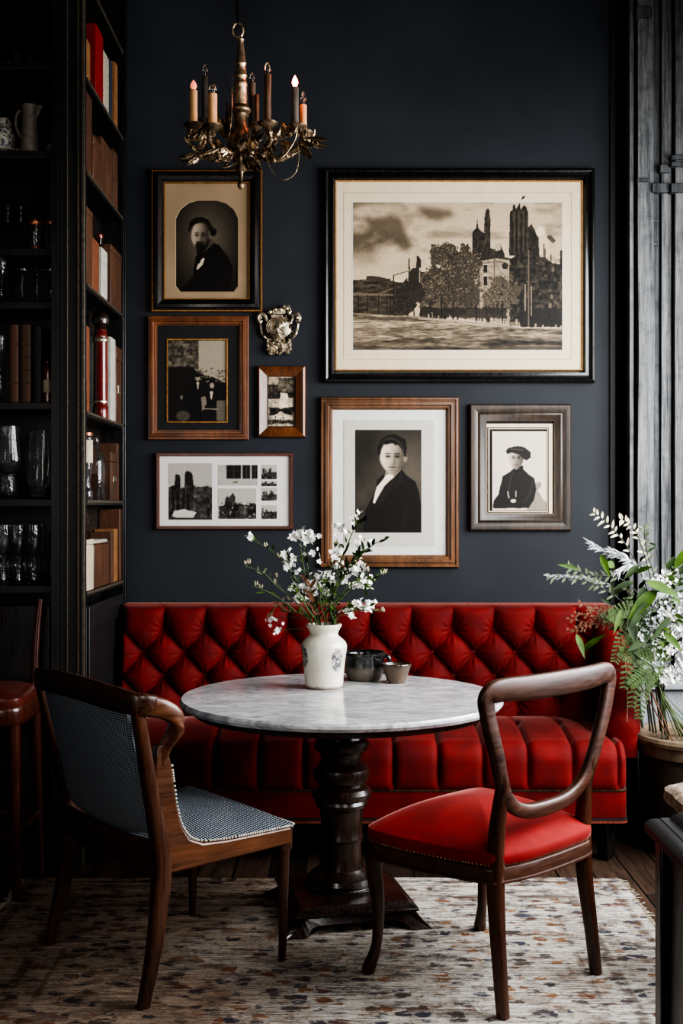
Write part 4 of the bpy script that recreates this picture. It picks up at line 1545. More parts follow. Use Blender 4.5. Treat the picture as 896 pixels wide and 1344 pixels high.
for k in range(8):
    c.line([(660 + k * 9, 112), (660 + k * 9, 276)], 2.2, (122, 112, 98) if k % 2 else (24, 22, 20), .6)
c.ell(772, 192, 18, 22, (206, 198, 180))
c.poly([(764, 208), (800, 200), (812, 292), (770, 290)], (188, 180, 162), jit=5)
c.poly([(796, 205), (815, 206), (832, 226), (820, 236), (800, 220)], (84, 78, 70), jit=4)
for x, y in ((785, 240), (812, 282), (790, 260), (852, 265)):
    c.line([(x, y), (x, 330)], 4, (50, 45, 40))
c.poly([(846, 330), (848, 270), (858, 262), (858, 540), (846, 540)], (60, 54, 47))
c.tex(((X > 650) & (Y > 290) & (Y < 560)) * 1.0, 70, 12)
for k in range(5):
    c.line([(655, 330 + k * 44), (840, 340 + k * 42)], 2, (92, 84, 72), .6)
c.tex(((X > 482) & (X < 650) & (Y > 296) & (Y < 540)) * 1.0, 34, 9)
for k in range(14):
    x, y = NP.uniform(665, 850), NP.uniform(330, 520)
    c.rect(x, y, x + 10, y + 18, NP.choice([20, 24, 120, 90]), .7)
# trees
def tree(bl, base, n, tones, r0, r1):
    for cx_, cy_, rx_, ry_ in bl:
        c.fill((np.hypot((X - cx_) / rx_, (Y - cy_) / ry_) + (c.fbm(24, 4) - .5) * 1.1 < .92) * 1.0, base, .92)
    for k in range(n):
        cx_, cy_, rx_, ry_ = bl[NP.randint(len(bl))]
        a, q = NP.uniform(0, 6.28), NP.uniform(0, 1.05)
        tt = tones[NP.randint(len(tones))]
        c.ell(cx_ + rx_ * q * math.cos(a), cy_ + ry_ * q * math.sin(a), NP.uniform(r0, r1), NP.uniform(r0, r1), tt, .7)


tree([(400, 290, 62, 55), (470, 320, 80, 70), (380, 390, 72, 75), (460, 420, 90, 80), (340, 440, 40, 55)], (70, 60, 48), 1500, [(40, 33, 26), (92, 76, 56), (126, 102, 72), (50, 42, 33), (146, 120, 88)], 1.5, 4)
tree([(262, 440, 52, 55), (240, 480, 36, 34)], (48, 43, 37), 420, [(28, 24, 20), (80, 72, 60), (52, 46, 39)], 1.5, 3.6)
tree([(620, 430, 72, 75), (600, 470, 60, 50)], (86, 78, 64), 700, [(38, 34, 28), (120, 108, 88), (54, 48, 40), (138, 126, 104)], 1.4, 3.2)
for x, y0_, y1_, wd in ((384, 450, 530, 6), (340, 470, 528, 4), (430, 470, 530, 5), (622, 470, 550, 6), (520, 480, 540, 6), (560, 480, 545, 4), (276, 480, 522, 4)):
    c.line([(x, y0_), (x + 2, y1_)], wd, (26, 23, 20))
c.rect(300, 488, 640, 530, (34, 30, 27), .75, jit=16)
c.rect(690, 490, 860, 565, (28, 25, 23), .8, jit=14)
# street
c.poly([(38, 508), (130, 515), (330, 526), (560, 552), (700, 568), (858, 572), (858, 660), (38, 660)], (128, 116, 98), jit=4)
st = (Y > 508 + (X - 38) * .09)
c.tex(st * 1.0, 60, 46, 3.2, .32)
c.fill(np.clip((c.fbm(60, 4, 3.5, .4) - .5) * 5, 0, 1) * st * np.clip((Y - 560) / 60, 0, 1), (40, 36, 31), .85)
c.fill(np.clip((c.fbm(30, 3, 4, .4) - .6) * 7, 0, 1) * st, (186, 172, 148), .6)
c.tex(st * 1.0, 70, 9, 3.0, .35)
c.fill(np.clip((Y - 600) / 60, 0, 1) * st, (52, 46, 40), .6)
c.line([(300, 532), (430, 540), (520, 556), (600, 560)], 6, (180, 168, 146), .7)
c.poly([(540, 555), (560, 538), (690, 545), (692, 560)], (150, 140, 122), .7, jit=8)
for k in range(26):
    x = NP.uniform(330, 850)
    y = 528 + (x - 330) * .08
    c.rect(x, y - NP.uniform(8, 22), x + NP.uniform(3, 8), y, NP.choice([24, 28, 160]), .85)
c.rect(770, 530, 800, 556, (30, 27, 24))
c.line([(725, 266), (725, 562)], 5, (104, 96, 82))
c.line([(712, 400), (712, 500)], 3, (150, 140, 120))
c.line([(736, 405), (736, 520)], 3, (150, 140, 120))
c.line([(198, 362), (198, 512)], 4, (34, 30, 27))
c.line([(198, 362), (252, 346)], 2.5, (40, 36, 32))
c.grain(12).sepia(1.0)
c.mesh('photograph', t, rx, rz, rw, rh, .0125)
MB().prism([(-.004, -.014), (.008, -.003), (.01, .004), (-.001, .001)], lambda p, q: Vector((p[0] * 1.3, -q, p[1] * 1.0)), .0118, .0135).build('ink_blot', 'mat_black', t).location = (
    XX(686, WALL - .02) - fr[0], 0, ZZ(258, WALL - .02) - fr[1])

# --- young man portrait, brown ribbed frame
t, fr = picture('picture_frame', 'brown ribbed frame with portrait of a dark haired young man in black coat', (420, 521, 602, 745),
                [(0, .018), (.004, .026), (.012, .028), (.015, .022), (.02, .022), (.024, .03), (.036, .032), (.042, .024), (.048, .024), (.054, .016), (.058, .012), (.058, .006)], 'frame_walnut')
w, h = fr[2], fr[3]
MB().rect_ring(w + .003, h + .003, [(0, .003), (0, .014), (.003, .02), (.008, .024), (.008, .003)]).build('gilt_edge', 'gold', t)
MB().box(-w / 2 + .05, w / 2 - .05, -.0075, -.0045, -h / 2 + .05, h / 2 - .05).build('mount_board', 'mat_white', t)
kx, kz, kw, kh = rel(fr, (451, 551, 570, 717))
MB().box(kx - kw / 2, kx + kw / 2, -.0095, -.0076, kz - kh / 2, kz + kh / 2).build('mount_card', 'mat_card', t, bevel=.001)
rx, rz, rw, rh = rel(fr, (466, 564, 553, 699))
c = Canvas(140, 135, 357, 470, 170)
one = np.ones_like(c.X)
c.fill(one, (52, 47, 41))
c.fill(np.clip(1.2 - np.hypot((c.X - 320) / 130, (c.Y - 300) / 210), 0, 1), (112, 104, 92), .8)
c.fill(np.clip(1 - np.hypot((c.X - 165) / 90, (c.Y - 350) / 110), 0, 1), (92, 85, 75), .6)
c.tex(one, 12, 60)
c.poly([(164, 475), (172, 400), (192, 360), (206, 338), (212, 300), (238, 276), (290, 262), (308, 284), (338, 306), (350, 345), (358, 400), (358, 475)], (30, 26, 23), jit=3)
c.poly([(212, 330), (236, 290), (290, 270), (300, 300), (250, 345), (215, 395)], (46, 40, 36), .8)
c.line([(288, 268), (262, 330), (212, 400)], 3, (18, 16, 14))
c.line([(310, 380), (300, 430), (290, 468)], 3, (52, 46, 40), .7)
c.poly([(232, 300), (240, 270), (286, 250), (290, 266), (262, 296), (236, 312)], (140, 128, 112))
c.poly([(198, 372), (210, 322), (240, 286), (264, 280), (262, 292), (236, 318), (214, 356), (204, 376)], (216, 208, 190))
c.poly([(240, 284), (262, 274), (266, 290), (246, 296)], (226, 218, 202))
c.face(262, 226, 41, 56, (214, 202, 182), (104, 92, 78), 1)
c.ell(304, 226, 6, 14, (150, 136, 118), 1, 0, .4)
c.poly([(216, 214), (215, 188), (224, 168), (240, 156), (262, 150), (286, 154), (302, 166), (310, 192), (307, 222), (300, 224), (298, 206), (290, 192), (276, 184), (258, 180), (242, 184), (230, 178), (224, 192), (221, 214)], (24, 20, 17), 1, 10, 12, 3)
for k_ in range(8):
    c.line([(226 + k_ * 3, 176 - k_ * 2.4), (256 + k_ * 4, 158 + k_ * 2.5), (296 + k_, 176 + k_ * 5)], 1.6, (78, 68, 58), .5)
c.blur(1).grain(5).sepia(.7)
c.mesh('photograph', t, rx, rz, rw, rh, .0102)

# --- hatted figure, rustic dark frame
t, fr = picture('picture_frame', 'rustic dark wood frame around a seated figure in a wide dark hat', (616, 530, 750, 697),
                [(0, .014), (.003, .024), (.008, .028), (.02, .028), (.04, .02), (.044, .024), (.05, .026), (.056, .024), (.066, .018), (.08, .015), (.084, .006)], 'frame_rustic')
w, h = fr[2], fr[3]
kx, kz, kw, kh = rel(fr, (635, 556, 725, 678))
MB().rect_ring(kw, kh, [(0, .006), (.0, .014), (.016, .012), (.018, .014), (.024, .014), (.026, .01), (.026, .005)]).build('inner_slip', 'mat_cream', t).location = (kx, 0, kz)
MB().rect_ring(kw - .034, kh - .034, [(0, .013), (0, .0155), (.004, .0155), (.004, .012)]).build('bead_line', 'frame_black', t).location = (kx, 0, kz)
rx, rz, rw, rh = rel(fr, (646, 566, 718, 670))
c = Canvas(590, 138, 766, 398, 120)
one = np.ones_like(c.X)
c.fill(one, (204, 198, 184))
c.tex(one, 8, 80)
c.fill(np.clip((c.Y - 330) / 80, 0, 1), (188, 178, 160), .6)
c.poly([(716, 320), (726, 308), (746, 303), (748, 316), (736, 332), (752, 360), (766, 372), (766, 400), (700, 400)], (150, 140, 124), jit=4)
c.poly([(592, 390), (596, 364), (610, 346), (618, 308), (624, 284), (646, 272), (660, 262), (688, 260), (706, 278), (724, 292), (731, 328), (724, 362), (706, 390)], (36, 33, 32), jit=4)
c.poly([(655, 262), (670, 256), (690, 250), (688, 268), (664, 274)], (24, 22, 21))
c.line([(656, 272), (648, 300), (640, 350)], 2.4, (70, 65, 60))
c.line([(720, 300), (712, 340), (690, 372)], 2.4, (64, 60, 56))
c.face(667, 228, 23, 36, (196, 180, 156), (104, 90, 74), 1)
c.poly([(634, 204), (640, 194), (660, 188), (672, 186), (694, 190), (714, 206), (713, 224), (700, 234), (690, 228), (676, 214), (654, 208), (640, 214)], (40, 37, 34), jit=4)
c.line([(650, 196), (690, 200)], 3, (84, 78, 72))
c.ell(658, 366, 9, 6, (208, 196, 176))
c.line([(640, 336), (644, 356)], 3, (190, 180, 164))
c.line([(666, 334), (666, 352)], 3, (180, 170, 154))
c.blur(1).grain(5).sepia(.6)
c.mesh('photograph', t, rx, rz, rw, rh, .0105)

# ================================================================== silver wall ornament
sx, sz, sw, sh_ = place(339, 401, 393, 464)
t = thing('wall_ornament', 'ornate antique silver cartouche with scroll handles hung between two frames', 'wall ornament', (sx, WALL - .001, sz))
k = sw / 54            # metres for one photograph pixel


def O(px, py, out):
    return Vector(((px - 366) * k, -out, -(py - 432.5) * k))


b = MB()
b.grid(lambda u, v: (lambda a, q: O(366 + math.cos(a) * q * 18.5 * (1 + .05 * math.sin(a * 5)), 431 + math.sin(a) * q * 18.5, .008 + .04 * (1 - q * q) ** .7 + .004 * mnoise.noise(Vector((math.cos(a) * q * 6, math.sin(a) * q * 6, 2)))))(u * 2 * PI, v), 48, 14, cu=True)
b.build('body', 'silver', t)
b = MB()
for i in range(110):
    a = random.uniform(0, 2 * PI)
    q = random.uniform(.75, 1.15)
    x, y = 366 + math.cos(a) * 16.5 * q, 432 + math.sin(a) * 17 * q
    b.ball(O(x, y, .012 + random.uniform(0, .016)), random.uniform(.004, .009), 7, 5, (1, .8, random.uniform(.7, 1.4)))
b.build('beaded_border', 'silver_dark', t)
for sgn in (-1, 1):
    b = MB()
    pts = [O(366 + sgn * x, y, o) for x, y, o in ((15, 424, .014), (19, 414, .02), (24, 412, .024), (27, 417, .024), (25, 423, .02), (22, 420, .02))]
    b.tube(spline(pts, 6), interp([.007, .009, .01, .009, .007, .004], 31), 8)
    pts = [O(366 + sgn * x, y, o) for x, y, o in ((25, 421, .016), (24, 430, .018), (22, 438, .018), (17, 444, .014))]
    b.tube(spline(pts, 5), interp([.006, .006, .007, .004], 16), 7)
    b.ball(O(366 + sgn * 24, 417, .028), .008, 8, 6)
    b.build('scroll_handle', 'silver', t)
b = MB()
b.box(-.036, .036, -.026, 0, (432.5 - 417) * k, (432.5 - 413) * k)
b.box(-.03, .03, -.024, 0, (432.5 - 412) * k, (432.5 - 407) * k)
for x, y, r in ((354, 409, .012), (361, 406, .011), (368, 406, .012), (376, 404, .014), (379, 410, .012), (373, 402, .01)):
    b.ball(O(x, y, .02), r, 9, 6)
b.tube(spline([O(372, 408, .02), O(377, 401, .026), O(381, 407, .022), O(380, 413, .02)], 5), .005, 7)
b.build('crest', 'silver', t)
b = MB()
for i in range(90):
    y = random.uniform(446, 463)
    half = 17 - (463 - y) * .12 if y < 460 else 14
    x = 366 + random.uniform(-half, half)
    b.ball(O(x, y, .01 + random.uniform(0, .022)), random.uniform(.004, .011), 7, 5, (1, .8, random.uniform(.6, 1.5)))
b.box(O(350, 0, 0).x, O(382, 0, 0).x, -.018, 0, O(0, 460, 0).z, O(0, 444, 0).z)
b.build('foliate_base', 'silver', t)
MB().ball(O(375, 434, .042), .019, 16, 10, (.85, .5, 1.25)).build('boss', 'bone', t)
b = MB()
for q in range(3):
    b.tube([O(359 + math.cos(a) * (9 - q * 2.6), 430 + math.sin(a) * (11 - q * 3), .04 + q * .003) for a in [i / 12 * 5 for i in range(13)]], .0032, 6)
b.tube(spline([O(366, 416, .036), O(372, 424, .046), O(364, 434, .05), O(370, 446, .04)], 6), .005, 7)
b.build('relief', 'silver', t)
# ================================================================== rug
rg = thing('rug', 'faded ivory oriental rug with blue and rust pattern under the table and chairs', 'rug', (-.07, 3.55, 0.0005))
b = MB()
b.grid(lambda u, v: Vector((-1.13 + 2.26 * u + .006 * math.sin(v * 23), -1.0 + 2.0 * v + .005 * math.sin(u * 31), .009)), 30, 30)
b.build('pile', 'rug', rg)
MB().box(-1.125, 1.125, -.995, .995, 0, .007).build('backing', 'fringe', rg)
for sgn in (-1, 1):
    b = MB()
    for i in range(150):
        y = -.99 + 1.98 * i / 149
        L = random.uniform(.012, .035)
        b.sweep([(sgn * 1.122, y, .005), (sgn * (1.13 + L * .6), y + random.uniform(-.006, .006), .004), (sgn * (1.13 + L), y + random.uniform(-.012, .012), .002)], .004, .003, seg=4)
    b.build('fringe', 'fringe', rg)

# ================================================================== sofa
so = thing('sofa', 'button tufted red velvet banquette sofa against the dark wall', 'sofa', (.1, 5.1, 0))
SX0, SX1, BZ0, BZ1 = -.992, 1.215, .40, .985
PITCH, BX = .1853, -.796
ROWS = [(.876, 0), (.776, -.5), (.673, 0), (.570, -.5)]
btn = []
for z, off in ROWS:
    for k in range(-1, 13):
        x = BX + PITCH * (k + off)
        if SX0 + .04 < x < SX1 - .05:
            btn.append((x, z))
segs = []
for r in range(len(ROWS) - 1):
    za, zb = ROWS[r][0], ROWS[r + 1][0]
    for k in range(-2, 14):
        xa = BX + PITCH * (k + ROWS[r][1])
        for dx in (-.5, .5):
            segs.append((xa, za, xa + PITCH * dx, zb))
for k in range(-1, 13):
    x = BX + PITCH * k
    segs.append((x, ROWS[0][0], x, 1.03))
    x = BX + PITCH * (k - .5)
    segs.append((x, ROWS[3][0], x, .35))
gx = np.linspace(SX0, SX1, 420)
gz = np.linspace(BZ0, BZ1, 118)
GX, GZ = np.meshgrid(gx, gz, indexing='ij')
dl = np.full_like(GX, 9.0)
for xa, za, xb, zb in segs:
    L = (xb - xa) ** 2 + (zb - za) ** 2
    t = np.clip(((GX - xa) * (xb - xa) + (GZ - za) * (zb - za)) / L, 0, 1)
    dl = np.minimum(dl, np.hypot(GX - xa - t * (xb - xa), GZ - za - t * (zb - za)))
db = np.full_like(GX, 9.0)
ang = np.zeros_like(GX)
for x, z in btn:
    dd_ = np.hypot(GX - x, GZ - z)
    m_ = dd_ < db
    db = np.where(m_, dd_, db)
    ang = np.where(m_, np.arctan2(GZ - z, GX - x), ang)
puff = .034 * (1 - np.exp(-dl / .022)) - .036 * np.exp(-(db / .032) ** 1.3)
puff += .0035 * np.sin(ang * 11) * np.exp(-((db - .035) / .02) ** 2)     # gathers round each button
edge = np.clip((BZ1 - GZ) / .035, 0, 1)
edgx = np.clip((GX - SX0) / .03, 0, 1)
rnd = np.sqrt(np.clip(1 - (1 - edge) ** 2, 0, 1)) * np.sqrt(np.clip(1 - (1 - edgx) ** 2, 0, 1))
lean = 5.255 + (GZ - .45) * .19
BY = lean + .045 - (puff + .045) * rnd
verts = np.stack([GX, BY, GZ], -1).reshape(-1, 3)
idx = np.arange(GX.size).reshape(GX.shape)
fs = np.stack([idx[:-1, :-1], idx[1:, :-1], idx[1:, 1:], idx[:-1, 1:]], -1).reshape(-1, 4)
b = MB()
b.v = [tuple(v) for v in verts]
b.f = [tuple(int(i) for i in f) for f in fs]
# the hollow behind the tufts closed by a padded slab
b.grid(lambda u, v: Vector((SX0 + (SX1 - SX0) * u, (5.30 + (BZ0 + (BZ1 - BZ0) * min(v * 2, 1) - .45) * .19) if v <= .5 else 5.30 + (BZ1 - .45) * .19 + (v - .5) * 2 * (5.52 - 5.30 - (BZ1 - .45) * .19), BZ0 + (BZ1 - BZ0) * min(v * 2, 1))), 8, 13)
back = b.build('backrest', 'velvet', so, world=True, angle=1.2)
MB().box(SX0 + .004, SX1 + .03, 5.42, 5.525, .1, BZ1 - .012).build('back_frame', 'velvet', so, bevel=.02, world=True)
for x, z in btn:
    y = 5.255 + (z - .45) * .19 + .034
    MB().ball((x, y, z), .0115, 10, 6, (1, .55, 1)).build('button', 'button', back, world=True)
b = MB()
yt = 5.30 + (BZ1 - .45) * .19
b.tube([(SX0 - .002, 5.29, .42), (SX0 - .002, 5.36, .8), (SX0 - .002, yt, BZ1 - .012), (SX0 + .012, yt + .004, BZ1), (SX1 - .02, yt + .004, BZ1)], .006, 7)
b.build('piping', 'velvet_pipe', so, world=True)
# right arm, wrapping from the back down to the front of the seat
ap = spline([(1.16, 5.40, 0), (1.20, 5.28, 0), (1.195, 5.12, 0), (1.175, 4.98, 0), (1.15, 4.88, 0)], 8)
az = interp([.965, .955, .90, .80, .70, .60, .545], len(ap))


def armf(u, v):
    q = u * (len(ap) - 1)
    i = min(int(q), len(ap) - 2)
    f = q - i
    c = ap[i].lerp(ap[i + 1], f)
    tz = az[i] + (az[i + 1] - az[i]) * f
    d = (ap[min(i + 2, len(ap) - 1)] - ap[max(i - 1, 0)]).normalized()
    sd = Vector((d.y, -d.x, 0))           # to the inside (-x)
    if sd.x > 0:
        sd = -sd
    a = v * PI
    e = math.sin(PI * min(1, u * 1.0) * .5 + PI * .5) if u > .93 else 1
    taper = 1 if u < .93 else math.sqrt(max(0, 1 - ((u - .93) / .07) ** 2) * .8 + .2)
    r = .062 * taper
    pleat = .007 * abs(math.sin(u * 16)) if v < .75 else 0
    if v < .25:
        o, z = r + pleat, .40 + (tz - .06 - .40) * v / .25
    elif v > .75:
        o, z = -r, .40 + (tz - .06 - .40) * (1 - v) / .25
    else:
        aa = (v - .25) / .5 * PI
        o, z = (r + .006 + pleat) * math.cos(aa), tz - .06 + .06 * math.sin(aa)
    return Vector((c.x, c.y, z)) + sd * o


b = MB()
b.grid(armf, 60, 44)
n0 = 59 * 44
b.f.append(tuple(n0 + j for j in range(44)))
b.build('arm', 'velvet', so, world=True, angle=1.2)
b = MB()
b.tube([armf(u, .5) + Vector((.02, 0, .0)) for u in [j / 20 for j in range(21)]], .0045, 6)
b.build('piping', 'velvet_pipe', so, world=True)
# seat
QX0, QX1 = -.96, 1.145
CHX = [.207 + .1795 * k for k in range(-7, 6)]
NU, NV = 400, 64


def seatf(u, v):
    x = QX0 + (QX1 - QX0) * u
    eL, eR = x - QX0, QX1 - x
    RL, RR = .20, .055
    inset = 0
    if eL < RL:
        inset += RL - math.sqrt(max(0, RL * RL - (RL - eL) ** 2))
    if eR < RR:
        inset += RR - math.sqrt(max(0, RR * RR - (RR - eR) ** 2))
    drop = 0
    for e, R in ((eL, .07), (eR, .04)):
        if e < R:
            drop += R - math.sqrt(max(0, R * R - (R - e) ** 2))
    ztop, yf, yb, zb = .485, 4.735 + inset, 5.30, .30
    RZ = .075
    crown = .034 * (1 if x < .93 else max(0, 1 - (x - .93) / .1) ** .7)
    # arc: back -> front along top, round nose, down the front
    ltop, larc, lfr = yb - (yf + RZ), RZ * PI / 2, ztop - RZ - zb
    tot = ltop + larc + lfr
    q = v * tot
    ny, nz = 0, 1
    if q < ltop:
        y, z = yb - q, ztop + crown * math.sin(PI * min(1, (q / ltop) * .9 + .1))
    elif q < ltop + larc:
        a = (q - ltop) / RZ
        y, z = yf + RZ - RZ * math.sin(a), ztop - RZ + RZ * math.cos(a)
        ny, nz = -math.sin(a), math.cos(a)
    else:
        y, z = yf, zb + (tot - q)
        ny, nz = -1, 0
    dc_ = min(abs(x - c) for c in CHX if c < 1.12)
    fall = 1 if q > ltop * .45 else max(0, q / (ltop * .45)) ** 1.5
    dcq = .026 * (1 - math.exp(-dc_ / .011)) * fall
    bot = 1 if tot - q > .05 else math.sqrt(max(0, 1 - (1 - (tot - q) / .05) ** 2))
    hh = (dcq - .02 * fall) * bot - .01 * (1 - bot)
    y += ny * hh
    z += nz * hh
    if q < ltop:
        # small tucks where the channels end on top
        z -= .012 * math.exp(-(dc_ / .012) ** 2) * math.exp(-((q - ltop * .5) / .03) ** 2)
    z = zb + (z - zb) * (1 - drop / .2)
    return Vector((x, y, z))


b = MB()
b.grid(seatf, NU, NV)
b.f.append(tuple(range(NV)))
b.f.append(tuple((NU - 1) * NV + j for j in range(NV)))
b.build('seat', 'velvet', so, world=True, angle=1.2)
MB().box(QX0 + .05, QX1 - .02, 4.82, 5.42, .17, .31).build('seat_base', 'velvet', so, world=True)
# flat skirt below, following the same plan


def plan_front(u, yoff, inner=0):
    x = QX0 + inner + (QX1 - QX0 - 2 * inner) * u
    eL, eR = x - QX0 - inner, QX1 - inner - x
    ins = 0
    for e, R in ((eL, .20), (eR, .03)):
        if e < R:
            ins += R - math.sqrt(max(0, R * R - (R - e) ** 2))
    return x, yoff + ins


us = [0, .004, .012, .025, .045, .07, .1] + [.1 + .88 * i / 40 for i in range(1, 41)] + [.985, .99, .994, .998, 1]
b = MB()
vs, fs = [], []
for u in us:
    x, y = plan_front(u, 4.752)
    vs += [(x, y + .02, .298), (x, y, .29), (x, y - .002, .24), (x, y, .185), (x, y + .02, .178)]
for i in range(len(us) - 1):
    for j in range(4):
        fs.append((i * 5 + j, i * 5 + 5 + j, i * 5 + 6 + j, i * 5 + 1 + j))
b.add(vs, fs)
n = len(b.v)
xr, yr = plan_front(1, 4.752)
b.add([(xr, yr, .29), (xr, yr, .185), (xr, 5.3, .185), (xr, 5.3, .29)], [(0, 1, 2, 3)])
b.build('skirt', 'velvet', so, world=True)
b = MB()
for i in range(230):
    u = .004 + .992 * i / 229
    x, y = plan_front(u, 4.750)
    b.ball((x, y, .296), .0046, 6, 4, (1, .7, 1))
b.build('nailhead_trim', 'brass_nail', so, world=True)
b = MB()
b.sweep([(plan_front(u, 4.751)[0], plan_front(u, 4.751)[1], .296) for u in us], .006, .010, seg=6)
b.sweep([(plan_front(u, 4.747)[0], plan_front(u, 4.747)[1], .180) for u in us], .012, .008, seg=6)
b.build('braid', 'black_gimp', so, world=True)
b = MB()
b.sweep([(plan_front(u, 4.747)[0], plan_front(u, 4.747)[1], .170) for u in us], .010, .014, seg=6)
b.build('piping', 'velvet_pipe', so, world=True)
MB().box(QX0 + .14, QX1 - .1, 4.86, 5.42, .06, .168).build('plinth', 'black_wood', so, world=True)
for x, y in ((-.7, 4.84), (1.07, 4.82), (.2, 4.84), (-.7, 5.4), (1.07, 5.4)):
    MB().lathe([(.028, .0), (.034, .02), (.04, .06), (.045, .15), (.045, .165)], (x, y, .0005), 4).build('leg', 'black_wood', so, world=True, smooth=False, bevel=.004)

# ================================================================== marble table
TX, TY, TZ = .0, 4.22, .76
tb = thing('pedestal_table', 'round white marble table on dark turned wooden pedestal', 'table', (TX, TY, .0095))
z0 = -.0095
MB().lathe([(.0, TZ - .03 + z0), (.552, TZ - .03 + z0), (.562, TZ - .026 + z0), (.57, TZ - .015 + z0), (.569, TZ - .007 + z0), (.563, TZ + z0), (.0, TZ + z0)], seg=128).build('tabletop', 'marble', tb, angle=.5)
MB().lathe([(.0, .727), (.515, .727), (.525, .722), (.522, .708), (.5, .703), (.3, .698), (.26, .692), (.2, .675), (.13, .648), (.09, .625), (.0, .62)], (0, 0, z0), 96).build('apron', 'table_wood', tb)
MB().lathe([(.0, .63), (.085, .63), (.076, .618), (.078, .61), (.094, .602), (.1, .59), (.096, .572), (.08, .562), (.074, .545), (.073, .53), (.082, .522), (.098, .505), (.102, .485), (.098, .462),
            (.084, .452), (.08, .445), (.098, .436), (.108, .42), (.104, .402), (.09, .395), (.094, .384), (.09, .37), (.078, .36), (.074, .33), (.074, .268), (.077, .262), (.077, .256), (.073, .25),
            (.072, .21), (.074, .18), (.08, .155), (.098, .138), (.116, .128), (.122, .112), (.118, .1), (.126, .094), (.124, .08), (.0, .08)], (0, 0, z0), 64).build('column', 'table_wood', tb, angle=.5)
R = Matrix.Rotation(math.radians(12), 4, 'Z')
OFF = Matrix.Translation((.01, -.03, 0)) @ R
b = MB()


def sqring(lv):
    vs, fs = [], []
    for a, z in lv:
        vs += [OFF @ Vector((sx * a, sy * a, z)) for sx, sy in ((-1, -1), (1, -1), (1, 1), (-1, 1))]
    for k in range(len(lv) - 1):
        for i in range(4):
            j = (i + 1) % 4
            fs.append((k * 4 + i, k * 4 + j, k * 4 + 4 + j, k * 4 + 4 + i))
    fs.append((3, 2, 1, 0))
    m_ = (len(lv) - 1) * 4
    fs.append((m_, m_ + 1, m_ + 2, m_ + 3))
    b.add(vs, fs)


sqring([(.2, .05), (.212, .05), (.215, .054), (.214, .06), (.204, .066), (.192, .074), (.186, .08), (.12, .082)])
base = b.build('base', 'table_wood', tb, bevel=.002)
# four flared bracket sides with an arched underside, meeting at the feet
for k in range(4):
    RR = OFF @ Matrix.Rotation(k * PI / 2, 4, 'Z')
    prof = [(-1, .0), (-.72, .0), (-.68, .012), (-.6, .024), (-.5, .028), (.5, .028), (.6, .024), (.68, .012), (.72, 0), (1, 0), (.97, .008), (.93, .02), (.88, .034), (.85, .046), (.84, .052), (-.84, .052), (-.85, .046), (-.88, .034), (-.93, .02), (-.97, .008)]

    def outw(z):
        return .207 + .043 * (1 - min(1, z / .05)) ** 1.6

    vs, fs = [], []
    for th in (0, .05):
        for s_, z in prof:
            o_ = outw(z) - th
            vs.append(RR @ Vector((s_ * .25 * (o_ / .25 if abs(s_) > .8 else 1) if th == 0 else s_ * .2, -o_, z)))
    m_ = len(prof)
    fs = [(i, (i + 1) % m_, m_ + (i + 1) % m_, m_ + i) for i in range(m_)]
    # front and back faces as strips from the outline to its mirror half
    h_ = m_ // 2
    for off_ in (0, m_):
        # columns: bottom points 0..9, top points 19..10
        for i in range(9):
            fs.append((off_ + i, off_ + i + 1, off_ + 19 - i - 1, off_ + 19 - i))
    b = MB().add(vs, fs)
    b.build('foot_bracket', 'table_wood', base, smooth=False)

# ================================================================== blue tub chair
ca = thing('armchair', 'walnut side chair with blue woven upholstery and curved open arms, seen from behind at left', 'chair', (-.532, 3.787, .0095), math.radians(38.3 - 90))


def chain(b, pts, ws, hs, up, n=7, ex=.55):
    p = spline(pts, n)
    b.sweep(p, interp(ws, len(p)), interp(hs, len(p)), up, 14, ex)


def ypost(z):
    return -.215 - .095 * max(0, (z - .40) / .45) ** 1.15


for sx in (-1, 1):
    b = MB()
    chain(b, [(sx * .312, -.285, 0), (sx * .305, -.245, .16), (sx * .297, -.22, .32), (sx * .295, -.217, .42), (sx * .297, ypost(.56), .56), (sx * .308, ypost(.7), .70), (sx * .322, ypost(.85), .86)],
          [.03, .036, .042, .044, .04, .038, .036], [.034, .044, .055, .055, .045, .04, .036], (0, 1, 0))
    b.build('back_leg', 'walnut', ca, angle=.9)
    b = MB()
    b.sweep([(sx * .268, .228, 0), (sx * .27, .23, .05), (sx * .272, .232, .345)], [.021, .024, .036], None, (0, 1, 0), 16, .75)
    b.sweep([(sx * .272, .232, .345), (sx * .272, .232, .352)], [.042, .042], None, (0, 1, 0), 16, .75)
    b.sweep([(sx * .272, .232, .352), (sx * .272, .232, .425)], [.044, .046], None, (0, 1, 0), 16, .35)
    b.build('front_leg', 'walnut', ca, angle=.6)
    # side panel sweeping up from the seat rail to the arm
    prof = [(-.235, .36), (-.1, .362), (.1, .368), (.22, .372), (.24, .372), (.24, .425), (.12, .425), (0, .425), (-.08, .43), (-.125, .45), (-.152, .49), (-.168, .545), (-.178, .61), (-.188, .68), (-.2, .725), (-.215, .74),
            (-.232, .735), (-.242, .68), (-.243, .6), (-.238, .5), (-.235, .42)]
    b = MB()
    b.prism(prof, lambda p, t: Vector((sx * t, p[0], p[1])), .272, .306)
    b.build('side_panel', 'walnut_side', ca, bevel=.006)
    # the arm: top rail end curls forward and turns back to the side panel
    b = MB()
    chain(b, [(sx * .333, -.27, .856), (sx * .336, -.235, .846), (sx * .334, -.2, .825), (sx * .326, -.182, .797), (sx * .312, -.186, .765), (sx * .298, -.203, .73), (sx * .291, -.218, .68)],
          [.034, .036, .038, .04, .036, .032, .03], [.062, .058, .052, .05, .046, .04, .03], (0, 0, 1))
    b.build('arm', 'walnut_side', ca, angle=.9)
b = MB()
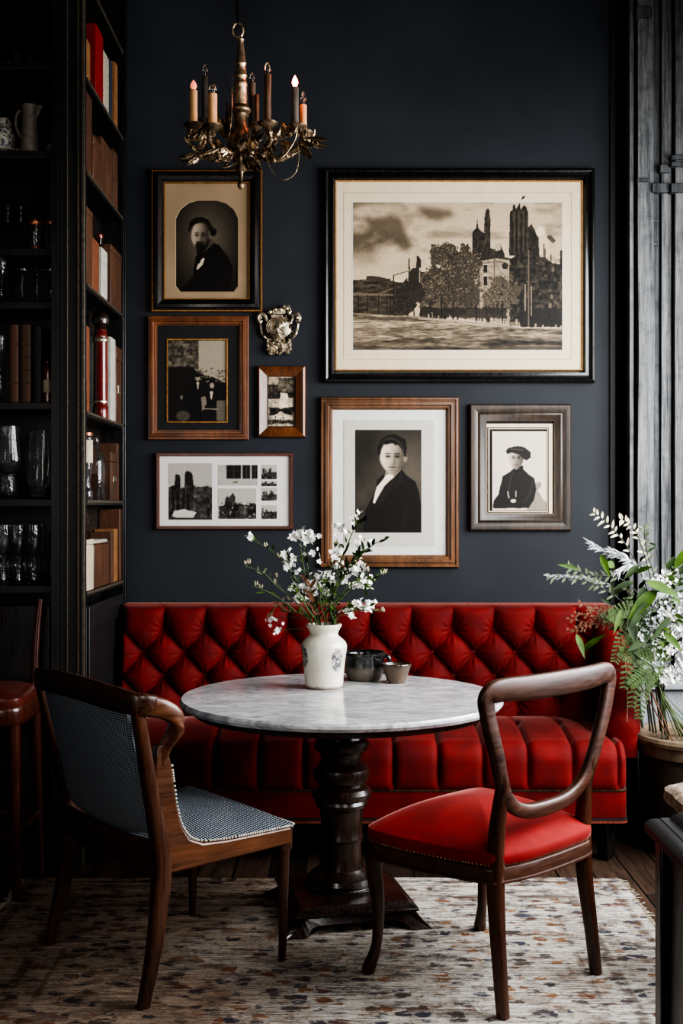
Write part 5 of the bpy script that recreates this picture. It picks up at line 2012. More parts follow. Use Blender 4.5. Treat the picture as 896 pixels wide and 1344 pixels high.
chain(b, [(-.336, -.262, .857), (-.322, -.312, .866), (-.24, -.342, .876), (-.12, -.358, .884), (0, -.362, .887), (.12, -.358, .884), (.24, -.342, .876), (.322, -.312, .866), (.336, -.262, .857)],
      [.032] * 9, [.062, .066, .07, .072, .072, .072, .07, .066, .062], (0, 0, 1))
b.build('top_rail', 'walnut_rail', ca, angle=.9)
b = MB()
chain(b, [(-.29, -.225, .405), (-.15, -.245, .405), (0, -.252, .405), (.15, -.245, .405), (.29, -.225, .405)], [.03] * 5, [.1] * 5, (0, 0, 1))
b.build('back_rail', 'walnut_rail', ca, angle=.9)
b = MB()
b.sweep([(-.27, .238, .39), (.27, .238, .39)], .028, .064, (0, 0, 1), 12, .4)
b.build('front_rail', 'walnut_rail', ca, angle=.6)


def backp(u, v, side):
    x = -.272 + .544 * u
    zb = .45 + .028 * (2 * u - 1) ** 2
    z = zb + (.856 - zb) * v
    e = max(0, (1 - abs(2 * u - 1) ** 6) * (1 - abs(2 * v - 1) ** 6)) ** .5
    y = ypost(z) - .045 * (1 - (x / .29) ** 2) * (.35 + .65 * v)
    return Vector((x, y + (.012 + .028 * e if side > 0 else -.004 - .012 * e), z))


b = MB()
b.grid(lambda u, v: backp(u, v, -1), 36, 30)
b.grid(lambda u, v: backp(u, v, 1), 36, 30)
for fn in (lambda t, s: backp(t, 0, s), lambda t, s: backp(t, 1, s), lambda t, s: backp(0, t, s), lambda t, s: backp(1, t, s)):
    b.grid(lambda u, v: fn(u, -1 if v < .5 else 1), 36, 2)
b.build('backrest', 'weave_dark', ca)
ol = []
for q in spline([(-.245, -.19, 0), (-.1, -.215, 0), (.1, -.215, 0), (.245, -.19, 0), (.262, -.12, 0), (.292, -.05, 0), (.302, .08, 0), (.302, .222, 0), (.29, .25, 0), (.1, .258, 0), (-.1, .258, 0), (-.29, .25, 0), (-.302, .222, 0), (-.302, .08, 0), (-.292, -.05, 0), (-.262, -.12, 0), (-.245, -.19, 0)], 6)[:-1]:
    ol.append((q.x, q.y))
b = MB()
b.cushion(ol, .423, .432, .066, 18, 2.0, .0)
b.build('seat', 'weave', ca, angle=1.8)
b = MB()
wl = []
for sx in (-1, 1):
    pp_ = [Vector((sx * (.303 if y > -.07 else .295), y, z)) for y, z in ((.245, .429), (.12, .429), (0, .43), (-.08, .436), (-.122, .458), (-.148, .498), (-.163, .55), (-.172, .61), (-.182, .68))]
    wl.append(spline(pp_, 5))
wl.append([Vector((-.3, .257, .429)), Vector((.3, .257, .429))])
for ln in wl:
    for p, q in zip(ln[:-1], ln[1:]):
        m_ = max(1, int((q - p).length / .008))
        for k in range(m_):
            b.ball(p.lerp(q, k / m_), .004, 6, 4)
b.build('nailhead_trim', 'welt', ca)

# ================================================================== red balloon back chair
cr = thing('dining_chair', 'balloon back mahogany chair with bright red velvet seat at right', 'chair', (.446, 3.629, .0095), math.radians(44))
ol = []
for q in spline([(-.225, -.205, 0), (-.1, -.232, 0), (.1, -.232, 0), (.225, -.205, 0), (.262, -.06, 0), (.285, .09, 0), (.285, .2, 0), (.24, .25, 0), (.1, .268, 0), (-.1, .268, 0), (-.24, .25, 0), (-.285, .2, 0), (-.285, .09, 0), (-.262, -.06, 0), (-.225, -.205, 0)], 6)[:-1]:
    ol.append((q.x, q.y))
b = MB()
b.cushion(ol, .405, .45, .088, 18, 2.0, .03)
b.build('seat', 'velvet_seat', cr, angle=1.8)
b = MB()
b.sweep([(x * .985, y * .985, .385) for x, y in ol], .03, .05, (0, 0, 1), 12, .5, closed=True)
b.sweep([(x * 1.0, y * 1.0, .368) for x, y in ol], .034, .012, (0, 0, 1), 8, .7, closed=True)
b.build('seat_rail', 'mahog_rail', cr)
b = MB()
for i in range(len(ol)):
    p, q = Vector((*ol[i], 0)), Vector((*ol[(i + 1) % len(ol)], 0))
    m_ = max(1, int((q - p).length / .009))
    for k in range(m_):
        c_ = p.lerp(q, k / m_) * 1.012
        b.ball((c_.x, c_.y, .414), .0038, 6, 4)
b.build('nailhead_trim', 'brass_nail', cr)


def ybk(x, z):
    return -.2 - .035 * max(0, (z - .45) / .47) - .045 * (1 - (x / .31) ** 2) * max(0, min(1, (z - .5) / .3))


for sx in (-1, 1):
    b = MB()
    chain(b, [(sx * .226, -.238, 0), (sx * .222, -.222, .14), (sx * .214, -.204, .30), (sx * .212, -.2, .42), (sx * .211, -.203, .50), (sx * .208, -.212, .58), (sx * .219, ybk(.219, .65) - .002, .65), (sx * .242, ybk(.242, .715), .715)],
          [.03, .034, .04, .044, .043, .04, .034, .02], [.034, .038, .046, .046, .042, .036, .03, .02], (0, 1, 0))
    b.build('back_leg', 'mahog', cr, angle=.9)
    b = MB()
    chain(b, [(sx * .268, .25, 0), (sx * .264, .246, .02), (sx * .252, .228, .09), (sx * .25, .222, .2), (sx * .258, .232, .31), (sx * .256, .23, .37), (sx * .25, .225, .42)],
          [.036, .038, .028, .034, .046, .05, .05], None or [.036, .038, .028, .034, .046, .05, .05], (0, 1, 0), ex=.7)
    b.build('front_leg', 'mahog', cr, angle=.9)
loop2 = [(0, .54), (.08, .545), (.145, .566), (.192, .605), (.222, .66), (.248, .73), (.276, .80), (.292, .855), (.297, .895), (.26, .914), (.14, .914), (0, .914)]
loop = loop2 + [(-x, z) for x, z in reversed(loop2[1:-1])]
lw = [.046, .044, .042, .042, .044, .046, .048, .05, .056, .064, .07, .072]
lws = lw + list(reversed(lw[1:-1]))
pts = [(x, ybk(x, z), z) for x, z in loop]
pts3 = spline(pts + [pts[0]], 6)[:-1]
ws3 = []
for i in range(len(lws)):
    for k in range(6):
        t_ = k / 6
        ws3.append(lws[i] * (1 - t_) + lws[(i + 1) % len(lws)] * t_)
b = MB()
b.sweep(pts3, ws3, [.03] * len(pts3), (0, 1, 0), 14, .6, closed=True)
b.build('back_frame', 'mahog_rail', cr, angle=.9)

# ================================================================== bar stool at the left edge
bs = thing('bar_stool', 'red brown wooden bar stool with oxblood leather seat at the left edge', 'stool', (-1.36, 4.47, .0005))
sq = [(-.18, -.17), (-.1, -.19), (.1, -.19), (.18, -.17), (.195, -.1), (.195, .1), (.18, .17), (.1, .185), (-.1, .185), (-.18, .17), (-.195, .1), (-.195, -.1)]
sqs = [(q.x, q.y) for q in spline([(x, y, 0) for x, y in sq] + [(*sq[0], 0)], 4)[:-1]]
MB().cushion(sqs, .7, .735, .035, 8, 2.2, .02).build('seat', 'stool_leather', bs)
b = MB()
b.sweep([(x * .97, y * .97, .67) for x, y in sqs], .03, .07, (0, 0, 1), 12, .5, closed=True)
b.build('seat_rail', 'stool_wood', bs)
for sx in (-1, 1):
    for sy in (-1, 1):
        b = MB()
        b.sweep([(sx * .185, sy * .165, 0), (sx * .175, sy * .155, .4), (sx * .168, sy * .148, .69)], [.034, .04, .048], None, (0, 1, 0), 12, .8)
        b.build('leg', 'stool_wood', bs)
for a_, c_ in (((-.18, -.16), (.18, -.16)), ((-.18, .16), (.18, .16)), ((-.18, -.16), (-.18, .16)), ((.18, -.16), (.18, .16))):
    b = MB()
    b.sweep([(a_[0], a_[1], .24), (c_[0], c_[1], .24)], .024, .024, (0, 0, 1), 8, .8)
    b.build('stretcher', 'stool_wood', bs)
for sx in (-1, 1):
    b = MB()
    chain(b, [(sx * .165, .155, .68), (sx * .165, .16, .8), (sx * .172, .165, .95), (sx * .185, .168, 1.07)], [.032, .03, .026, .02], [.03, .028, .024, .02], (0, 1, 0))
    b.build('back_post', 'stool_wood', bs)
b = MB()
chain(b, [(-.18, .166, 1.0), (-.1, .185, 1.0), (0, .19, 1.0), (.1, .185, 1.0), (.18, .166, 1.0)][:3] + [(.02, .19, 1.0)], [.02] * 4, [.05] * 4, (0, 0, 1))
b.build('back_rail', 'stool_wood', bs)

# ================================================================== black table in the right foreground
bt = thing('side_table', 'black wooden table corner in the right foreground', 'table', (1.1, 2.55, .0005))
L_, W_ = .79, .763 - 1.1
b = MB()
lv = [(0, .612), (.0, .632), (.012, .645), (.03, .65), (.032, .653), (.05, .655), (.058, .668), (.075, .678), (.11, .68)]
x0_, x1_, y0_, y1_ = -.337, .337, -.6, .45
vs, fs = [], []
for ins, z in lv:
    vs += [(x0_ + ins, y0_ + ins, z), (x1_ - ins, y0_ + ins, z), (x1_ - ins, y1_ - ins, z), (x0_ + ins, y1_ - ins, z)]
for k_ in range(len(lv) - 1):
    for i in range(4):
        j = (i + 1) % 4
        fs.append((k_ * 4 + i, k_ * 4 + j, k_ * 4 + 4 + j, k_ * 4 + 4 + i))
fs += [(3, 2, 1, 0), tuple(len(vs) - 4 + i for i in range(4))]
b.add(vs, fs)
b.build('tabletop', 'black_gloss' if 'black_gloss' in M else 'frame_black', bt, bevel=.003)
for sx in (-1, 1):
    for y in (-.53, .39):
        MB().box(sx * .29 - .028, sx * .29 + .028, y - .028, y + .028, 0, .612).build('leg', 'black_wood', bt, bevel=.005)
MB().box(-.3, -.285, -.5, .36, .06, .61).build('side_panel', 'black_wood', bt)
MB().box(.285, .3, -.5, .36, .06, .61).build('side_panel', 'black_wood', bt)
MB().box(-.27, .27, .385, .4, .06, .61).build('end_panel', 'black_wood', bt)

# ================================================================== rough stool behind it
rs = thing('rustic_stool', 'rough weathered wooden stool top just behind the black table', 'stool', (1.205, 3.62, -.0295))
b = MB()


def slab(u, v):
    a = u * 2 * PI
    rr = .19 * (1 + .12 * mnoise.noise(Vector((math.cos(a) * 2, math.sin(a) * 2, 3)))) * (abs(math.cos(a)) ** 4 + abs(math.sin(a)) ** 4) ** -.25
    prof_ = [(0, .585), (.5, .588), (.9, .583), (1.0, .57), (1.02, .545), (.97, .53), (.5, .528), (0, .528)]
    q = v * 7
    i = min(int(q), 6)
    s_, z_ = [prof_[i][j] + (prof_[i + 1][j] - prof_[i][j]) * (q - i) for j in (0, 1)]
    return Vector((math.cos(a) * rr * s_, math.sin(a) * rr * s_, z_ + .006 * mnoise.noise(Vector((math.cos(a) * s_ * 3, math.sin(a) * s_ * 12, 1)))))


b.grid(slab, 48, 22, cu=True)
b.build('seat', 'rough_wood', rs)
for sx in (-1, 1):
    for sy in (-1, 1):
        MB().sweep([(sx * .15, sy * .15, .03), (sx * .11, sy * .11, .54)], [.036, .042], None, (0, 1, 0), 9, .8).build('leg', 'rough_wood', rs)
# ================================================================== things on the table
TT = TZ + .0005
VX, VY = XX(425, 4.40), 4.40
va = thing('stoneware_jar', 'cream stoneware jar with dark printed marks holding the white flowers', 'vase', (VX, VY, TT))
MB().lathe(shell([(.0005, 0), (.064, 0), (.069, .006), (.071, .02), (.075, .07), (.081, .12), (.085, .148), (.085, .158), (.08, .17), (.066, .183), (.055, .192), (.052, .199), (.053, .206), (.06, .219), (.065, .228), (.066, .233), (.064, .236)], .006), seg=56, caps=False).build('body', 'stoneware', va)
bx, by = XX(478, 4.60), 4.60
dp = thing('sugar_pot', 'glossy black glazed pot with lug handle behind the cream jar', 'pot', (bx, by, TT))
MB().lathe(shell([(.0005, 0), (.058, 0), (.064, .006), (.072, .03), (.075, .06), (.076, .088), (.08, .096), (.081, .102), (.079, .106)], .005), seg=48, caps=False, sx=1.02, sy=.95).build('body', 'dark_pot', dp)
MB().lathe([(.077, .1), (.0815, .102), (.082, .106), (.077, .109), (.074, .106)], seg=48, caps=False, sx=1.02, sy=.95).build('rim', 'dark_pot', dp)
MB().tube(spline([(.074, -.012, .092), (.092, -.014, .09), (.096, -.015, .07), (.084, -.013, .052), (.07, -.01, .046)], 6), interp([.009, .009, .008, .007, .006], 25), 9).build('handle', 'dark_pot', dp)
bx, by = XX(520, 4.52), 4.52
sb = thing('dip_bowl', 'small flared brown glazed bowl beside the black pot', 'bowl', (bx, by, TT))
MB().lathe(shell([(.0005, 0), (.032, 0), (.034, .004), (.036, .01), (.05, .05), (.056, .066), (.0585, .071), (.0575, .074)], .0045), seg=44, caps=False).build('bowl', 'small_bowl', sb)
MB().ball((-.036, -.016, .007), .007, 8, 6).build('foot_nub', 'small_bowl', sb)

# ------------------------------------------------------------------ white flower sprays in the jar
mouth = Vector((VX, VY, TT + .232))
VD = 4.40


def V(px, py, dd=0):
    return P(px, py, VD + dd)


def spray(label, path, blossoms, buds=(), leaves=12, r=.02, leafmat='leaf', foot=None, lsz=.03):
    """one cut stem standing in the jar"""
    ft = Vector((VX + random.uniform(-.02, .02), VY + random.uniform(-.02, .02), TT + .03))
    t = thing('flower_spray', label, 'flower', ft, 0, 'white flower sprays in the jar')
    tip = V(*path[-1])
    a0 = math.atan2(path[-1][2] if len(path[-1]) > 2 else 0, tip.x - VX)
    dx_ = max(-1, min(1, (tip.x - VX) / .2))
    rim_pt = mouth + Vector((dx_ * .042, (path[-1][2] if len(path[-1]) > 2 else 0) * .25, 0))
    pts = spline([ft, rim_pt] + [V(*q) for q in path], 7)
    b = MB()
    b.tube(pts, interp([.0028, .0026, .0022, .0012], len(pts)), 6)
    for q in list(blossoms) + list(buds):
        c_ = V(*q[:3]) if len(q) > 2 else V(q[0], q[1], random.uniform(-.05, .05))
        cand = [p_ for p_ in pts[6:] if p_.z < c_.z + .01] or pts[6:10]
        k_ = min(range(len(cand)), key=lambda i: (cand[i] - c_).length + abs((cand[i] - c_).length - .05))
        s_ = cand[k_]
        b.tube(spline([s_, s_.lerp(c_, .5) + Vector((0, 0, .008)), c_], 3), .0011, 5)
    b.build('stem', 'stem', t, world=True)
    for q in blossoms:
        c_ = V(*q[:3]) if len(q) > 2 else V(q[0], q[1], random.uniform(-.06, .04))
        b = MB()
        b.flower(c_, Vector((random.uniform(-.6, .6), -1, random.uniform(-.2, .8))), r * random.uniform(.8, 1.1), 6)
        for _ in range(random.choice((4, 5, 6))):
            b.flower(c_ + Vector((random.gauss(0, .8), random.gauss(0, .6), random.gauss(0, .7))) * r, Vector((random.uniform(-1, 1), random.uniform(-1, .2), random.uniform(-.3, 1))), r * random.uniform(.5, .8), random.choice((5, 6)))
        b.ball(c_ + Vector((0, -.003, 0)), .003, 6, 4)
        b.build('blossom', 'petal', t, world=True)
    if buds:
        b = MB()
        for q in buds:
            c_ = V(q[0], q[1], random.uniform(-.02, .02))
            b.leaf(c_, Vector((random.uniform(-.6, .6), -.2, 1)), .022, .009, (0, -1, 0), 0, 4, .6)
            b.leaf(c_, Vector((random.uniform(-.6, .6), .2, 1)), .02, .009, (0, 1, 0), 0, 4, .6)
        b.build('buds', 'bud', t, world=True)
    if leaves:
        b = MB()
        for i in range(leaves):
            k_ = random.randint(8, len(pts) - 1)
            s_ = pts[k_] + Vector((random.uniform(-1, 1), random.uniform(-1, 1), random.uniform(-1, 1))) * .006
            tg = (pts[k_] - pts[k_ - 1]).normalized()
            dv = tg * .8 + Vector((random.uniform(-1, 1), random.uniform(-1, .6), random.uniform(-.3, .8)))
            b.leaf(s_, dv, random.uniform(.6, 1.4) * lsz, random.uniform(.22, .36) * lsz, Vector((random.uniform(-.5, .5), -1, .6)), random.uniform(-.1, .4), 5, .2)
        b.build('leaves', leafmat, t, world=True)
    return t


spray('long sprig reaching up left to one white star flower at its tip', [(395, 770, 0), (362, 728, -.02), (330, 708, -.03)], [(328, 706, -.03)], [(350, 718)], 5, .017)
spray('low arching sprig at far left carrying only pale buds', [(388, 790, -.02), (362, 768, -.05), (345, 752, -.06), (322, 743, -.07)], [], [(322, 742), (327, 740), (346, 754), (364, 758), (362, 766)], 9, .02, 'leaf_grey')
spray('sprig with slim green leaf tips, lowest on the far left side', [(385, 800, -.04), (358, 780, -.06), (332, 769, -.08)], [], [(336, 769), (342, 773)], 12, .02, 'leaf')
spray('tall stem topped by the big white cluster at upper left of the jar', [(404, 770, .03), (396, 730, .03), (392, 703, .02)], [(384, 705), (391, 701), (397, 706), (405, 700), (410, 706), (402, 709)], [], 10, .018)
spray('stem with loose white flowers at left, below the tall left cluster', [(402, 790, -.04), (385, 755, -.05), (374, 728, -.05)], [(372, 727), (379, 737), (384, 733), (376, 744), (410, 726)], [(366, 732)], 14, .018, 'leaf_dark')
spray('dense central spray of white flowers straight above the jar mouth', [(420, 785, -.07), (424, 765, -.1), (430, 750, -.1)], [(420, 768), (430, 752), (437, 762), (426, 776), (412, 765), (410, 778), (432, 778)], [], 14, .02)
spray('low left spray of white flowers leaning over the jar shoulder', [(404, 800, -.08), (394, 782, -.1), (386, 772, -.1)], [(392, 780), (400, 783), (386, 768), (396, 770), (404, 776)], [], 12, .018)
spray('drooping bronze leaved sprig on lower left with small white flower', [(398, 806, -.03), (376, 802, -.05), (364, 794, -.06), (354, 810, -.07)], [(355, 813), (364, 828)], [(370, 790), (378, 796), (380, 788)], 18, .014, 'stem_dry')
spray('tall dark leaved stem at upper right, white flowers before the portrait frame', [(432, 780, .0), (448, 735, -.02), (466, 692, -.04), (478, 682, -.05)], [(444, 692), (450, 694), (466, 678), (441, 726), (438, 731)], [], 26, .017, 'leaf_dark', None, .036)
spray('feathery green spray filling the upper right of the bouquet', [(434, 790, -.03), (452, 755, -.04), (468, 732, -.05), (482, 722, -.06)], [(474, 712)], [], 34, .016, 'leaf_fern', None, .034)
spray('thin twig with dark open leaves reaching right past the portrait mount', [(436, 780, -.02), (465, 735, -.04), (488, 716, -.06), (508, 706, -.07)], [], [(478, 712)], 22, .016, 'leaf_dark', None, .04)
spray('right hand stem of white flowers at middle height', [(434, 800, -.06), (452, 775, -.08), (470, 764, -.09), (480, 770, -.09)], [(452, 762), (460, 768), (472, 768), (479, 770), (455, 756), (470, 748)], [(466, 742)], 12, .019)
spray('long stem pointing right ending in one green cream bud', [(436, 795, .0), (470, 766, -.02), (490, 757, -.03), (506, 752, -.04)], [(474, 740)], [(506, 753), (503, 754), (484, 750)], 10, .015, 'leaf')
spray('short low spray of white flowers drooping at right of the jar', [(436, 806, -.06), (455, 797, -.1), (470, 798, -.11), (488, 794, -.11)], [(454, 802), (460, 808), (470, 792), (477, 798), (487, 793), (464, 794)], [], 10, .018)
spray('bare brown twig sticking out low on the right', [(438, 808, .0), (462, 802, -.03), (484, 801, -.04), (505, 803, -.05)], [], [(504, 803)], 3, .016, 'stem_dry')

spray('upright fine green sprig in the middle of the bouquet', [(428, 785, .02), (434, 750, .03), (440, 715, .03)], [(441, 742)], [(440, 714), (446, 720)], 30, .015, 'leaf', None, .024)
spray('green leafy stem behind the left cluster, with small oval leaves', [(412, 780, .06), (404, 745, .07), (398, 712, .07)], [(388, 752)], [], 26, .015, 'leaf_dark', None, .03)
spray('feathery green sprig leaning right above the bowl, fine leaves', [(440, 795, .03), (462, 770, .03), (478, 745, .03)], [(482, 760), (462, 748)], [], 34, .015, 'leaf_fern', None, .024)
spray('brown grassy stem fan rising straight from the jar mouth', [(414, 800, -.05), (410, 780, -.07), (404, 765, -.07)], [(416, 756)], [], 16, .015, 'stem_dry', None, .045)

# ================================================================== chandelier
CD = 4.3
chn = thing('chandelier', 'aged bronze chandelier with ornate arms and electric candles hanging top left', 'chandelier', P(316, 190, CD))


def Cp(px, py, dd=0):
    """offset in the chandelier's plane, dd metres behind it"""
    k_ = CD / F
    return P(px, py, CD + dd)


ctr = Cp(316, 190)
b = MB()
b.tube([Cp(313.5, -560), Cp(312, 36)], .004, 8)
b.tube([Cp(307.5, -560, .004), Cp(309, 6, .004), Cp(312, 34, .004)], .0015, 5)
b.build('suspension_rod', 'iron', chn, world=True)
MB().tube([Cp(312 + 7 * math.cos(a), 40 + 9.5 * math.sin(a)) for a in [i / 20 * 2 * PI for i in range(20)]], .0042, 7, True).build('ring', 'bronze_light', chn, world=True)
kz = CD / F


def cprof(lst):
    return [(r * kz, -(y - 190) * kz) for y, r in lst]


MB().lathe(cprof([(48, 0), (49, 2.5), (52, 4.5), (56, 3.5), (60, 4), (80, 6.5), (84, 7.5), (86, 6.2), (96, 7.5), (100, 8.8), (104, 7), (108, 8), (112, 9), (114, 8), (138, 9)]), (ctr.x, ctr.y, ctr.z), 12).build('stem', 'bronze_light', chn, world=True)
MB().lathe(cprof([(138, 8), (142, 12), (144, 13.5), (147, 13), (150, 9), (156, 8), (166, 9), (172, 12), (180, 15), (190, 17), (200, 16), (206, 12), (210, 10), (213, 9), (216, 10), (219, 10.5), (223, 7), (226, 4)]),
           (ctr.x, ctr.y, ctr.z), 24, ripple=lambda a, k_: .06 * math.cos(a * 8) if k_ > 6 else 0).build('body', 'bronze', chn, world=True)
MB().lathe(cprof([(224, 4), (228, 3), (238, 2.6), (241, 4.5), (245, 4.5), (248, 2), (249, 0)]), (ctr.x, ctr.y, ctr.z), 16).build('finial', 'bronze', chn, world=True)


def lobed(b, base, d, L, W, nrm, curl):
    """an acanthus leaf with lobes"""
    base, d, nrm = Vector(base), Vector(d).normalized(), Vector(nrm).normalized()
    sd = d.cross(nrm).normalized()
    nn = sd.cross(d)
    vs, fs = [], []
    n_ = 14
    for i in range(n_ + 1):
        t_ = i / n_
        w_ = W * .5 * math.sin(PI * min(.98, t_ * .9 + .1)) * (.7 + .3 * abs(math.sin(t_ * 13)))
        c_ = base + d * L * t_ + nn * curl * L * math.sin(t_ * 2.4) * t_
        vs += [c_ - sd * w_ - nn * w_ * .35, c_ - sd * w_ * .5 + nn * .004, c_ - nn * .003, c_ + sd * w_ * .5 + nn * .004, c_ + sd * w_ - nn * w_ * .35]
    for i in range(n_):
        for j in range(4):
            a = i * 5 + j
            fs.append((a, a + 1, a + 6, a + 5))
    b.add(vs, fs)


cups = [(254, 166, -.05, 238, 200), (268, 162, .04, 250, 178), (279, 168, -.12, 262, 214), (320, 150, .17, 330, 178), (335, 166, .1, 350, 196), (351, 164, -.12, 356, 205), (390, 168, -.04, 432, 194), (398, 176, .06, 410, 200)]
for i, (px, py, dd, tx, ty) in enumerate(cups):
    b = MB()
    cup = Cp(px, py, dd)
    hub = Cp(316 + (8 if px > 316 else -8), 196, dd * .2)
    low = Cp((px + 316) / 2 + (px - 316) * .08, 210, dd * .6)
    out = Cp(px + (px - 316) * .1, 186, dd)
    p_ = spline([hub, low, out, cup], 8)
    b.tube(p_, interp([.011, .009, .008, .009], len(p_)), 8)
    # leaves and knots along the arm
    for k_ in range(2, len(p_) - 3, 3):
        tg = (p_[k_ + 1] - p_[k_ - 1]).normalized()
        for sgn in (-1, 1):
            lobed(b, p_[k_], tg + Vector((0, sgn * .5, random.uniform(.1, .7))), random.uniform(.03, .05), .016, Vector((random.uniform(-.4, .4), sgn * .6, 1)), .3 * random.choice((-1, 1)))
        b.ball(p_[k_], random.uniform(.009, .013), 8, 6)
    b.build('arm', 'bronze', chn, world=True)
    MB().lathe([(.004, -.035), (.012, -.025), (.009, -.014), (.018, -.008), (.033, .002), (.037, .008), (.034, .009), (.016, .002), (.014, .012), (.0, .012)], cup, 20, ripple=lambda a, k__: .05 * math.cos(a * 6) if k__ in (4, 5) else 0).build('drip_cup', 'bronze', chn, world=True)
for (pa, pb, dd) in (((404, 184), (439, 193), -.04), ((262, 205), (231, 209), -.03), ((286, 200), (254, 219), -.12), ((262, 204), (241, 222), -.1), ((328, 205), (344, 224), -.12), ((322, 205), (336, 228), -.1), ((296, 178), (288, 140), .02), ((300, 178), (297, 134), .0),
                     ((312, 190), (330, 166), -.06), ((345, 200), (372, 168), .03), ((372, 190), (385, 200), -.05), ((360, 182), (380, 170), -.07), ((350, 190), (362, 208), -.1), ((380, 176), (366, 166), -.03), ((330, 200), (322, 172), -.1), ((290, 196), (276, 186), -.08), ((300, 200), (292, 216), -.09),
                     ((268, 180), (256, 196), -.06), ((334, 186), (346, 176), -.08), ((395, 188), (418, 206), -.06)):
    a_, c_ = Cp(*pa, dd), Cp(*pb, dd)
    orn = MB()
    for _ in range(4):
        jit_ = Vector((random.uniform(-.01, .01), random.uniform(-.025, .025), random.uniform(-.01, .01)))
        lobed(orn, a_ + jit_, c_ - a_ + jit_, (c_ - a_).length * random.uniform(.45, 1.0), random.uniform(.014, .028), Vector((random.uniform(-.3, .3), -1, random.uniform(-.2, .6))), random.uniform(-.25, .25))
    orn.tube([a_ + (c_ - a_) * .3 + Vector((math.cos(w_ * 1.1) * (.018 - w_ * .002), math.sin(w_ * .3) * .006, math.sin(w_ * 1.1) * (.018 - w_ * .002))) for w_ in range(8)], .0034, 6)
    orn.ball(a_, .011, 8, 6)
    orn.build('leaf_scroll', random.choice(('bronze', 'bronze', 'bronze_light')), chn, world=True)
b = MB()
b.tube(spline([Cp(350, 176, -.1), Cp(349, 205, -.12), Cp(360, 229, -.12), Cp(374, 236, -.12), Cp(388, 226, -.1), Cp(392, 205, -.09), Cp(389, 178, -.08)], 8), .0016, 6)
b.build('hanging_wire', 'bronze_light', chn, world=True)
b = MB()
b.tube(spline([Cp(386, 175, -.1), Cp(390, 164, -.12), Cp(386, 186, -.12), Cp(368, 208, -.12), Cp(352, 202, -.11)], 8), .0022, 6)
b.build('hanging_wire', 'bronze_light', chn, world=True)
b = MB()
b.tube(spline([Cp(282, 205, -.1), Cp(286, 216, -.12), Cp(296, 220, -.12), Cp(310, 214, -.1)], 6), .0014, 6)
b.build('hanging_wire', 'bronze_light', chn, world=True)
b = MB()
b.tube(spline([Cp(304, 100, -.01), Cp(304, 150, -.03), Cp(300, 185, -.03)], 6), .002, 6)
b.build('hanging_wire', 'bronze_light', chn, world=True)
# candles: x, foot, top, bulb top, depth, half width, wax, bulb
cands = [(254, 160, 119, 105, -.05, 5.2, 'cream_candle', 'warm_bulb'), (269, 158, 99, 82, .04, 4.2, 'black_candle', 'bulb'), (279, 162, 124, 109, -.12, 6.0, 'cream_candle', 'bulb'),
         (317, 140, 112, 100, .17, 6.2, 'cream_candle', None), (331, 160, 107, 92, .1, 4.6, 'black_candle', 'bulb'), (337, 161, 123, None, .08, 3.2, 'brown_candle', None), (351, 161, 99, 82, -.12, 4.6, 'brown_candle', 'bulb'),
         (387, 162, 115, 99, -.04, 5.0, 'black_candle', 'glow'), (398, 168, 137, 117, .06, 4.6, 'cream_candle', 'bulb')]
for px, yb_, yt_, ybt, dd, hw_, mt, bl_ in cands:
    base = Cp(px, yb_ + 4, dd)
    hgt = (yb_ + 4 - yt_) * kz
    r_ = hw_ * kz
    cd_ = MB().lathe([(r_ * 1.04, 0), (r_, .006), (r_ * .97, hgt * .5), (r_, hgt - .003), (r_ * .8, hgt), (0, hgt)], base, 16, ripple=lambda a, k_: .04 * math.cos(a * 5 + k_)).build('candle', mt, chn, world=True)
    if bl_:
        hb_ = (yt_ - ybt) * kz
        c_ = base + Vector((0, 0, hgt))
        MB().lathe([(r_ * .5, 0), (r_ * .55, hb_ * .1), (r_ * .85, hb_ * .35), (r_ * .7, hb_ * .6), (r_ * .28, hb_ * .85), (0, hb_)], c_, 14).build('flame_bulb', bl_, cd_, world=True)

# ================================================================== potted plant at right
PX0, PY0 = 1.505, 4.95
pp = thing('potted_plant', 'large dark planter of white flowering leafy stems in the right corner', 'plant', (PX0, PY0, .0005))
ph = .485
MB().lathe([(.19, 0), (.215, .01), (.235, .1), (.252, .25), (.258, .36), (.255, .41), (.24, .42), (.0, .42)], (PX0, PY0, .0005), 48, ripple=lambda a, k_: .008 * math.cos(a * 24)).build('pot', 'planter', pp, world=True)
MB().lathe([(.25, .405), (.268, .41), (.272, .43), (.27, .452), (.285, .46), (.288, .475), (.28, .488), (.262, .49), (.25, .48), (.245, .44)], (PX0, PY0, .0005), 56, caps=False).build('pot_rim', 'planter_rim', pp, world=True)
b = MB()
b.grid(lambda u, v: Vector((PX0 + math.cos(u * 2 * PI) * v * .25, PY0 + math.sin(u * 2 * PI) * v * .25, .462 + .008 * mnoise.noise(Vector((math.cos(u * 2 * PI) * v * 9, math.sin(u * 2 * PI) * v * 9, 0))))), 48, 14, cu=True)
b.build('soil', 'soil', pp, world=True)
rt = Vector((PX0, PY0, .46))


def G(px, py, dd=0):
    return P(px, py, PY0 + dd)


def stemp(path, r=.004, mat='stem', root=None):
    root = root if root is not None else rt + Vector((random.uniform(-.12, .08), random.uniform(-.1, .1), 0))
    pts = spline([root] + [G(*q) for q in path], 8)
    MB().tube(pts, interp([r, r * .8, r * .4], len(pts)), 6).build('stem', mat, pp, world=True)
    return pts


